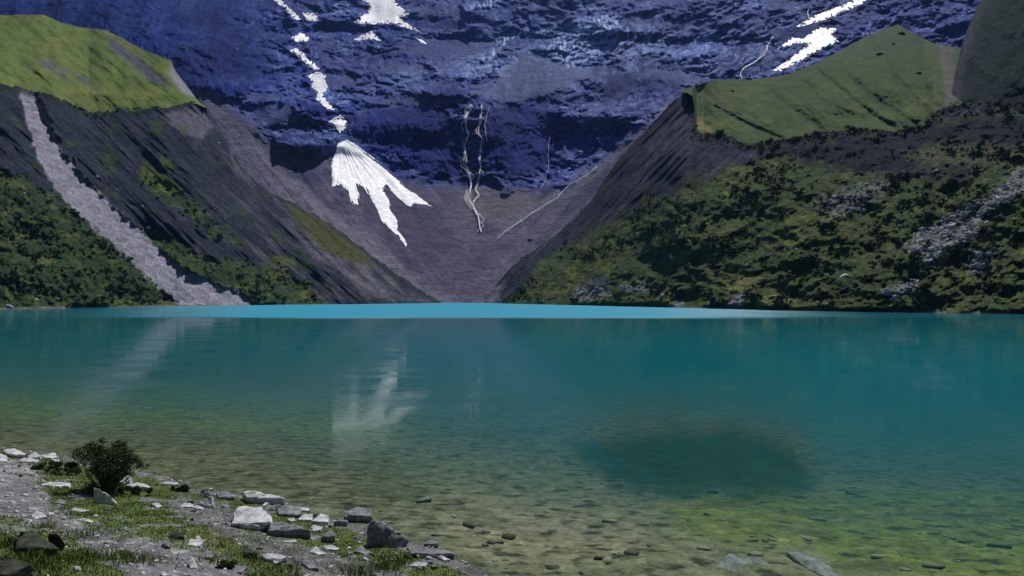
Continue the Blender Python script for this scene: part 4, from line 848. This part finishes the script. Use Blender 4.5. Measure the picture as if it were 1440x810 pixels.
g0 = np.where(r.uniform(size=len(P)) < .4, r.uniform(.05, .1, len(P)), r.uniform(.16, .28, len(P))); C_ = g0[:, None]*np.array([1, .98, .78])
P[:, 2] = np.minimum(P[:, 2], -S*.35-.01)
scatter('lake_bed_stones', P, S, M_peb, PST, C_, zs=.55, seed=5, tilt=.1, label='drowned stones scattered on the lake bed by the shore', cat='stones')

# ------------------------------------------------------------------ grass
def blades(n, seed, box, hmin, hmax, maskf, base, name, label, wdt=.007):
    x, y, z, r = cand(n, seed, *box)
    P_, Q_ = 720+x/y*F, HZ+(CZ-z)/y*F; k = r.uniform(size=n) < maskf(P_, Q_, x, y); x, y, z = x[k], y[k], z[k]; n = len(x)
    h = r.uniform(hmin, hmax, n)*(.55+.9*ss(-.3, .4, fbm(x/.4, y/.4, 81, 3))); a = r.uniform(0, 6.283, n); ln = r.normal(0, .45, (n, 2))*h[:, None]
    wv = np.stack([np.cos(a), np.sin(a)], -1)*(wdt*r.uniform(.7, 1.5, n))[:, None]
    b0 = np.stack([x-wv[:, 0], y-wv[:, 1], z-.01], -1); b1 = np.stack([x+wv[:, 0], y+wv[:, 1], z-.01], -1)
    mx, my = x+ln[:, 0]*.4, y+ln[:, 1]*.4
    c0 = np.stack([mx-wv[:, 0]*.7, my-wv[:, 1]*.7, z+h*.6], -1); c1 = np.stack([mx+wv[:, 0]*.7, my+wv[:, 1]*.7, z+h*.6], -1)
    tp = np.stack([x+ln[:, 0], y+ln[:, 1], z+h], -1)
    V = np.stack([b0, b1, c1, c0, tp], 1).reshape(-1, 3); i = np.arange(n)*5
    Fc = np.concatenate([np.stack([i, i+1, i+2], 1), np.stack([i, i+2, i+3], 1), np.stack([i+3, i+2, i+4], 1)])
    t = r.uniform(0, 1, n)[:, None]; c = np.array(base[0])*(1-t)+np.array(base[1])*t; dry = r.uniform(size=n) < .10; c[dry] = (.24, .23, .11)
    c = c*(.8+.4*ss(-.4, .4, fbm(x/1.2, y/1.2, 91, 3)))[:, None]
    o = mesh_np(name, V, Fc, M_grass, np.repeat(c, 5, 0), smooth=False); return tag(o, label, 'grass', kind='stuff')
blades(190000, 6, (-200, 760, 9, 26), .015, .05, lambda P_, Q_, x, y: grass_mask(P_, Q_, x, y)*(inland(x, y) > .1)*.85, ((.085, .13, .04), (.19, .22, .085)), 'grass', 'short green grass between stones on the near shore')
TUFTS = [(110, 752, .4), (40, 792, .7), (20, 800, .6), (90, 790, .5), (130, 785, .6), (560, 792, .45), (540, 800, .4), (300, 790, .3), (500, 805, .5), (60, 742, .3), (8, 768, .5), (360, 790, .25), (190, 790, .5), (400, 805, .4)]
TW = [(pix(a, b), c) for a, b, c in TUFTS]
blades(90000, 7, (-100, 640, 9, 15), .06, .15, lambda P_, Q_, x, y: np.clip(sum(np.exp(-((x-t.x)**2+(y-t.y)**2)/(c*.6)**2) for t, c in TW), 0, 1)*.6, ((.05, .11, .02), (.17, .21, .06)), 'tall_grass', 'longer grass tufts around the dark boulders', .006)

# ================================================================== THE BUSH
def tube(bm, pts, rads, n=6):
    ringp = None
    for i, (p, rr_) in enumerate(zip(pts, rads)):
        d = (pts[min(i+1, len(pts)-1)]-pts[max(i-1, 0)]).normalized(); u = d.orthogonal().normalized(); v = d.cross(u)
        ring = [bm.verts.new(p+(u*math.cos(6.283*j/n)+v*math.sin(6.283*j/n))*rr_) for j in range(n)]
        if ringp:
            for j in range(n): bm.faces.new([ringp[j], ringp[(j+1) % n], ring[(j+1) % n], ring[j]])
        ringp = ring
base = pix(150, 692); mpp = base.y/F
bush = bpy.data.objects.new('bush', None); COL.objects.link(bush); bush.location = base
tag(bush, 'dark leafy bush with bare lower stems standing at the water edge on the left shore', 'bush')
rb = random.Random(3)
clumps = []   # photo offsets: x right, y up, radius in photo pixels
for cx, cy, rr_ in [(-36, 56, 9), (-28, 62, 9), (-18, 64, 10), (-6, 66, 10), (6, 62, 12), (18, 58, 12), (28, 50, 11), (36, 44, 9), (44, 38, 7), (-24, 50, 12), (-12, 50, 14), (4, 46, 15), (18, 42, 14), (-22, 36, 12), (-8, 34, 15), (6, 30, 15),
                   (18, 30, 10), (-14, 20, 12), (0, 16, 14), (10, 14, 11), (-10, 8, 12), (4, 6, 13), (-30, 6, 9), (-38, 3, 8), (-22, 4, 9), (28, 36, 8), (38, 34, 6), (46, 32, 4), (-40, 58, 5), (-20, 70, 5), (0, 72, 5), (24, 62, 6), (32, 56, 5)]:
    clumps.append((cx, rb.uniform(-22, 22), cy, rr_))
    if rr_ > 9: clumps.append((cx+rb.uniform(-6, 6), rb.uniform(-30, 30), cy+rb.uniform(-8, 4), rr_*.8))
bm = bmesh.new()
for j, (cx, cy, cz, rr_) in enumerate(clumps):
    if cz < 12: continue
    s0 = Vector((rb.uniform(-8, 8), rb.uniform(-6, 6), -2)); e = Vector((cx, cy, cz)); mid = s0.lerp(e, .5)+Vector((rb.uniform(-4, 4), rb.uniform(-4, 4), rb.uniform(-4, 2)))
    pts = [s0, s0.lerp(mid, .5)+Vector((rb.uniform(-2, 2), 0, 1)), mid, mid.lerp(e, .5)+Vector((0, rb.uniform(-2, 2), 0)), e]
    tube(bm, [p*mpp for p in pts], [q*mpp for q in (1.1, .9, .7, .5, .25)])
me = bpy.data.meshes.new('stems'); bm.to_mesh(me); bm.free(); me.materials.append(M_bark); me.polygons.foreach_set('use_smooth', [True]*len(me.polygons))
st = bpy.data.objects.new('stems', me); COL.objects.link(st); st.parent = bush
def leaves(centers, radii, per, size, seed, c1, c2, shell=.35, dens=2.):
    r = np.random.default_rng(seed); V, C_ = [], []
    for c, rd in zip(centers, radii):
        n = int(per*rd**dens); d = r.normal(size=(n, 3)); d /= np.linalg.norm(d, axis=1)[:, None]
        q = np.array(c)+d*rd*(r.uniform(shell, 1.08, n)[:, None])*np.array([1, 1, .85])
        nrm = d*.7+r.normal(size=(n, 3))*.7; nrm /= np.linalg.norm(nrm, axis=1)[:, None]
        t = np.cross(nrm, r.normal(size=(n, 3))); t /= np.linalg.norm(t, axis=1)[:, None]; b_ = np.cross(nrm, t)
        sz = size*r.uniform(.6, 1.3, n)[:, None]
        V.append(np.stack([q-t*sz, q+b_*sz*.5, q+t*sz, q-b_*sz*.5], 1).reshape(-1, 3))
        m = r.uniform(0, 1, n)[:, None]**1.6; cc = np.array(c1)*(1-m)+np.array(c2)*m; C_.append(np.repeat(cc, 4, 0))
    V = np.concatenate(V); Fc = np.arange(len(V)).reshape(-1, 4); return V, Fc, np.concatenate(C_)
cs = [np.array(c[:3])*mpp for c in clumps]; rs = [c[3]*mpp for c in clumps]
V, Fc, C_ = leaves(cs, rs, 6800, 1.5*mpp, 3, (.014, .028, .016), (.06, .11, .038))
fo = mesh_np('foliage', V, Fc, M_leaf, C_, smooth=False, parent=bush)
# low dark shrubs beside it
def small_bush(px, py, wpx, hpx, label, c1, c2, seed):
    b0 = pix(px, py); mp_ = b0.y/F; r = random.Random(seed)
    e = bpy.data.objects.new('low_shrub', None); COL.objects.link(e); e.location = b0; tag(e, label, 'shrub')
    cs = [np.array((r.uniform(-.5, .5)*wpx, r.uniform(-.3, .3)*wpx, r.uniform(.15, .65)*hpx))*mp_ for _ in range(14)]
    V, Fc, C_ = leaves(cs, [r.uniform(.28, .45)*hpx*mp_ for _ in cs], 150, 1.5*mp_, seed, c1, c2, dens=0); mesh_np('foliage', V, Fc, M_leaf, C_, smooth=False, parent=e)
    bm = bmesh.new()
    for c in cs[:7]: tube(bm, [Vector((0, 0, -.03)), Vector(c)*.5, Vector(c)], [.012, .009, .004], 5)
    me = bpy.data.meshes.new('stems'); bm.to_mesh(me); bm.free(); me.materials.append(M_bark); s_ = bpy.data.objects.new('stems', me); COL.objects.link(s_); s_.parent = e
small_bush(66, 660, 34, 12, 'low dark green shrub mat behind the long pale slab', (.02, .045, .02), (.06, .10, .03), 4)
small_bush(86, 668, 40, 12, 'low green cushion shrub left of the bush, above the path', (.03, .06, .022), (.08, .13, .04), 5)
small_bush(101, 660, 14, 12, 'small upright dark shrub between the cushion and the bush', (.015, .03, .015), (.05, .07, .03), 6)
small_bush(190, 693, 46, 9, 'low dark heath right of the bush foot', (.015, .025, .015), (.05, .06, .03), 8)
small_bush(255, 690, 26, 10, 'dark tussock shrub by the thin pale slab at the water', (.02, .035, .015), (.06, .09, .03), 9)
small_bush(318, 798, 20, 12, 'short leafy weed clump in grass near the photo bottom', (.03, .06, .02), (.07, .13, .03), 10)
small_bush(22, 770, 34, 14, 'leafy green weeds against the big black boulder', (.03, .065, .02), (.09, .15, .04), 12)

# ================================================================== SHRUBS AND BLOCKS ON THE MORAINE SLOPES
def shrub_proto(seed):
    r = np.random.default_rng(seed); cs = [r.uniform(-.55, .55, 3)*np.array([1, 1, .5])+np.array([0, 0, .45]) for _ in range(5)]
    V, Fc, C_ = leaves(cs, [r.uniform(.35, .6) for _ in cs], 36, .26, seed, (.7, .7, .7), (1.5, 1.5, 1.3), dens=1.); return V, Fc, C_[:, 0]
PSH = [shrub_proto(i) for i in range(6)]
def layer_points(Lr, n, seed, dens, x0=-1e9, x1=1e9):
    r = np.random.default_rng(seed); j = r.integers(0, len(Lr['px']), n); t = r.uniform(0, 1, n)
    i = (t*(Lr['n']-2)).astype(int)+1; P = np.stack([Lr['X'][i, j], Lr['Y'][i, j], Lr['Z'][i, j]], -1)
    px = Lr['px'][j]; py = Lr['ly'][j]+(Lr['hy'][j]-Lr['ly'][j])*(i/(Lr['n']-1))
    k = (r.uniform(size=n) < dens(px, py)) & (P[:, 2] > .8) & (px > x0) & (px < x1); return P[k], px[k], py[k], r
def dR(px, py):
    v = veg_R(px, py)*(1-.8*deb_R(px, py)); n = .8*fbm(px/26, py/15, 101, 4)+.8*fbm(px/95, py/50, 103, 3)
    gr = np.maximum(pmask(px, py, [(1010, 400), (1040, 380), (1085, 390), (1060, 412), (1020, 415)], 4), ss(.15, .3, fbm(px/24, py/13, 31, 4))*.8)
    return v*ss(-.02, .32, n)*.85*(1-gr)+.9*ss(16, 4, dline(px, py, [(985, 190), (1012, 188), (1050, 204), (1200, 183), (1300, 176), (1330, 152), (1440, 149), (1880, 103)]))
def dL(px, py):
    a, b_ = veg_L(px, py); n = fbm(px/24, py/14, 111, 4); st = strm(px, py)
    return (np.maximum(a, b_*1.1)*ss(-.15, .25, n)*.95+.5*ss(10, 3, dline(px, py, [(0, 118), (30, 124), (80, 136), (125, 158), (160, 155)])))*(1-st)
PL_, plx, ply, r1 = layer_points(LAYL, 26000, 21, lambda a, b_: dL(a, b_)*.5)
PR_, prx, pry, r2 = layer_points(LAYR, 42000, 22, lambda a, b_: dR(a, b_)*.48)
PA = np.concatenate([PL_, PR_]); rr3 = np.random.default_rng(5); SA = np.exp(rr3.normal(math.log(.72), .55, len(PA))).clip(.4, 3.0)
side = np.concatenate([np.zeros(len(PL_)), np.ones(len(PR_))]); pxa = np.concatenate([plx, prx])
cb = np.array([.028, .048, .024])*np.exp(rr3.normal(0, .32, (len(PA), 1)))+np.array([.0, .014, .0])*rr3.uniform(0, 1, (len(PA), 1))*(1-side[:, None])
vis = np.where((pxa > 0) & (pxa < 1440), SA/PA[:, 1], 0); order = np.argsort(-vis); big = order[:300]; rest = order[300:]
scatter('shrub_cover', PA[rest], SA[rest], M_leaf, PSH, cb[rest], seed=9, tilt=.1, label='dark scrub growing all over both moraine slopes', cat='scrub')
shm = []
for k_, (V, Fc, c0) in enumerate(PSH):
    for vv, tint in enumerate(((.024, .042, .022), (.032, .062, .024))):
        o = mesh_np('slope_shrub', V, Fc, M_leaf, c0[:, None]*np.array(tint), smooth=False); shm.append(o.data); bpy.data.objects.remove(o)
for i in big:
    o = bpy.data.objects.new('slope_shrub', shm[rr3.integers(0, len(shm))]); COL.objects.link(o)
    o.location = PA[i]; o.scale = (SA[i],)*3; o.rotation_euler.z = rr3.uniform(0, 6.28)
    if side[i]: tag(o, 'dark rounded shrub growing on the right-hand moraine slope', 'shrub', 'larger shrubs on the right moraine slope')
    else: tag(o, 'dark green shrub growing on the left-hand moraine slope', 'shrub', 'larger shrubs on the left moraine slope')
# pale blocks of the rockfall on the right, and strays
PB, bx_, by_, rB = layer_points(LAYR, 60000, 31, lambda a, b_: deb_R(a, b_)*ss(-.25, .3, fbm(a/12, b_/8, 121, 3))*.9+.004)
SB = np.exp(rB.normal(math.log(.72), .5, len(PB))).clip(.25, 2.6); o_ = np.argsort(-(SB/PB[:, 1])*((bx_ > 0) & (bx_ < 1440))); g0 = rB.uniform(.22, .55, len(PB)); CB = g0[:, None]*np.array([1, 1, 1.12])
scatter('rockfall_rubble', PB[o_[180:]], SB[o_[180:]], M_peb, PST, CB[o_[180:]], seed=12, tilt=.5, label='pale broken rubble strewn over the right moraine slope', cat='rubble')
bl = []
for V, Fc in PST:
    o = mesh_np('slope_block', V, Fc, M_rockF, smooth=False); bl.append(o.data); bpy.data.objects.remove(o)
for i in o_[:180]:
    o = bpy.data.objects.new('slope_block', bl[rB.integers(0, 6)]); COL.objects.link(o); o.location = PB[i]; o.scale = (SB[i],)*3; o.rotation_euler = (rB.normal(0, .3), rB.normal(0, .3), rB.uniform(0, 6.28))
    tag(o, 'pale angular block lying on the right-hand moraine slope', 'boulder', 'pale blocks on the right moraine slope')
def far_rock(Lr, px, py, size, label, mat, z=.5):
    if Lr is None:
        d = float(samp(DD, np.array([px]), np.array([py]))[0])-2; p = Vector(W(px, py, d))
    else: p = at_layer(Lr, px, py)
    sz = size*p.y/F; V, Fc = proto_stone(int(px*7) % 97, 1); V = V*np.array([1, 1, 1.6*z/.5])
    o = mesh_np('boulder', V*sz*.55, Fc, mat, smooth=False); o.location = p; o.rotation_euler = (.1, -.1, random.uniform(-.5, .5)); tag(o, label, 'boulder')
far_rock(None, 746, 337, 9, 'black boulder lying alone on the purple scree left of the right slope', M_rockB)
far_rock(None, 733, 362, 5, 'smaller black rock on the scree below the lone boulder', M_rockB)
far_rock(None, 748, 358, 6, 'dark rock at the foot of the right ridge, below the lone black boulder', M_rockB)
far_rock(LAYRM, 1030, 128, 10, 'dark boulder on the left part of the right meadow', M_rockB)
far_rock(LAYRM, 1266, 47, 16, 'big dark boulder near the top of the right meadow', M_rockB)
far_rock(LAYRM, 1239, 76, 13, 'dark boulder below the big boulder on the right meadow', M_rockB)
far_rock(LAYRM, 1257, 61, 7, 'small dark boulder between two bigger ones on the right meadow', M_rockB)
far_rock(LAYRM, 1293, 103, 10, 'flat dark boulder in the middle right of the meadow', M_rockB)
far_rock(LAYRM, 1177, 161, 9, 'dark boulder near the lower edge of the right meadow', M_rockB)
far_rock(LAYRM, 1202, 86, 5, 'small pale boulder on the upper right meadow', M_rockF)
far_rock(LAYR, 1124, 195, 6, 'white boulder at the lower rim of the right meadow', M_rockL)
far_rock(LAYR, 1047, 219, 5, 'single white boulder on the dark flank under the right meadow', M_rockL)
far_rock(LAYR, 1318, 240, 14, 'broad white boulder high on the dark upper right slope', M_rockL, .25)
far_rock(LAYR, 1143, 246, 6, 'pale boulder below the dark flank of the right slope', M_rockL)
far_rock(LAYR, 1011, 346, 8, 'white boulder in dark scrub in the middle of the right slope', M_rockL)
far_rock(LAYR, 1120, 351, 5, 'small white boulder above the black hollow on the right slope', M_rockL)
far_rock(LAYR, 1050, 372, 9, 'grey boulder above the grassy knoll at the right shore', M_rockF)
far_rock(LAYR, 1187, 390, 15, 'large pale rock face low on the right slope', M_rockL, .4)
far_rock(LAYR, 1102, 428, 11, 'white boulder on the right-hand lake shore', M_rockL, .4)
far_rock(LAYR, 1010, 427, 7, 'pale boulder at the water near the small bare bank', M_rockF)
far_rock(LAYL, 209, 320, 12, 'pale boulder on the scrub right of the grey rock stream', M_rockL, .35)
far_rock(LAYL, 137, 249, 8, 'white boulder left of the middle of the bare left slope', M_rockL, .35)
far_rock(LAYL, 164, 266, 4, 'small white boulder on the dark left slope', M_rockL)
far_rock(LAYL, 200, 290, 4, 'small white boulder lower on the dark left slope', M_rockL)
far_rock(LAYL, 308, 201, 5, 'white boulder near the ridge of the left slope', M_rockL)
far_rock(LAYL, 34, 272, 5, 'white boulder above the scrub on the far left slope', M_rockL)
far_rock(LAYL, 52, 421, 9, 'white boulder in scrub just above the left shore', M_rockL)
far_rock(LAYL, 13, 431, 13, 'grey boulder at the water at the left photo edge', M_rockF, .5)
far_rock(LAYL, 82, 420, 5, 'small pale boulder above the left shore right of the white one', M_rockL)
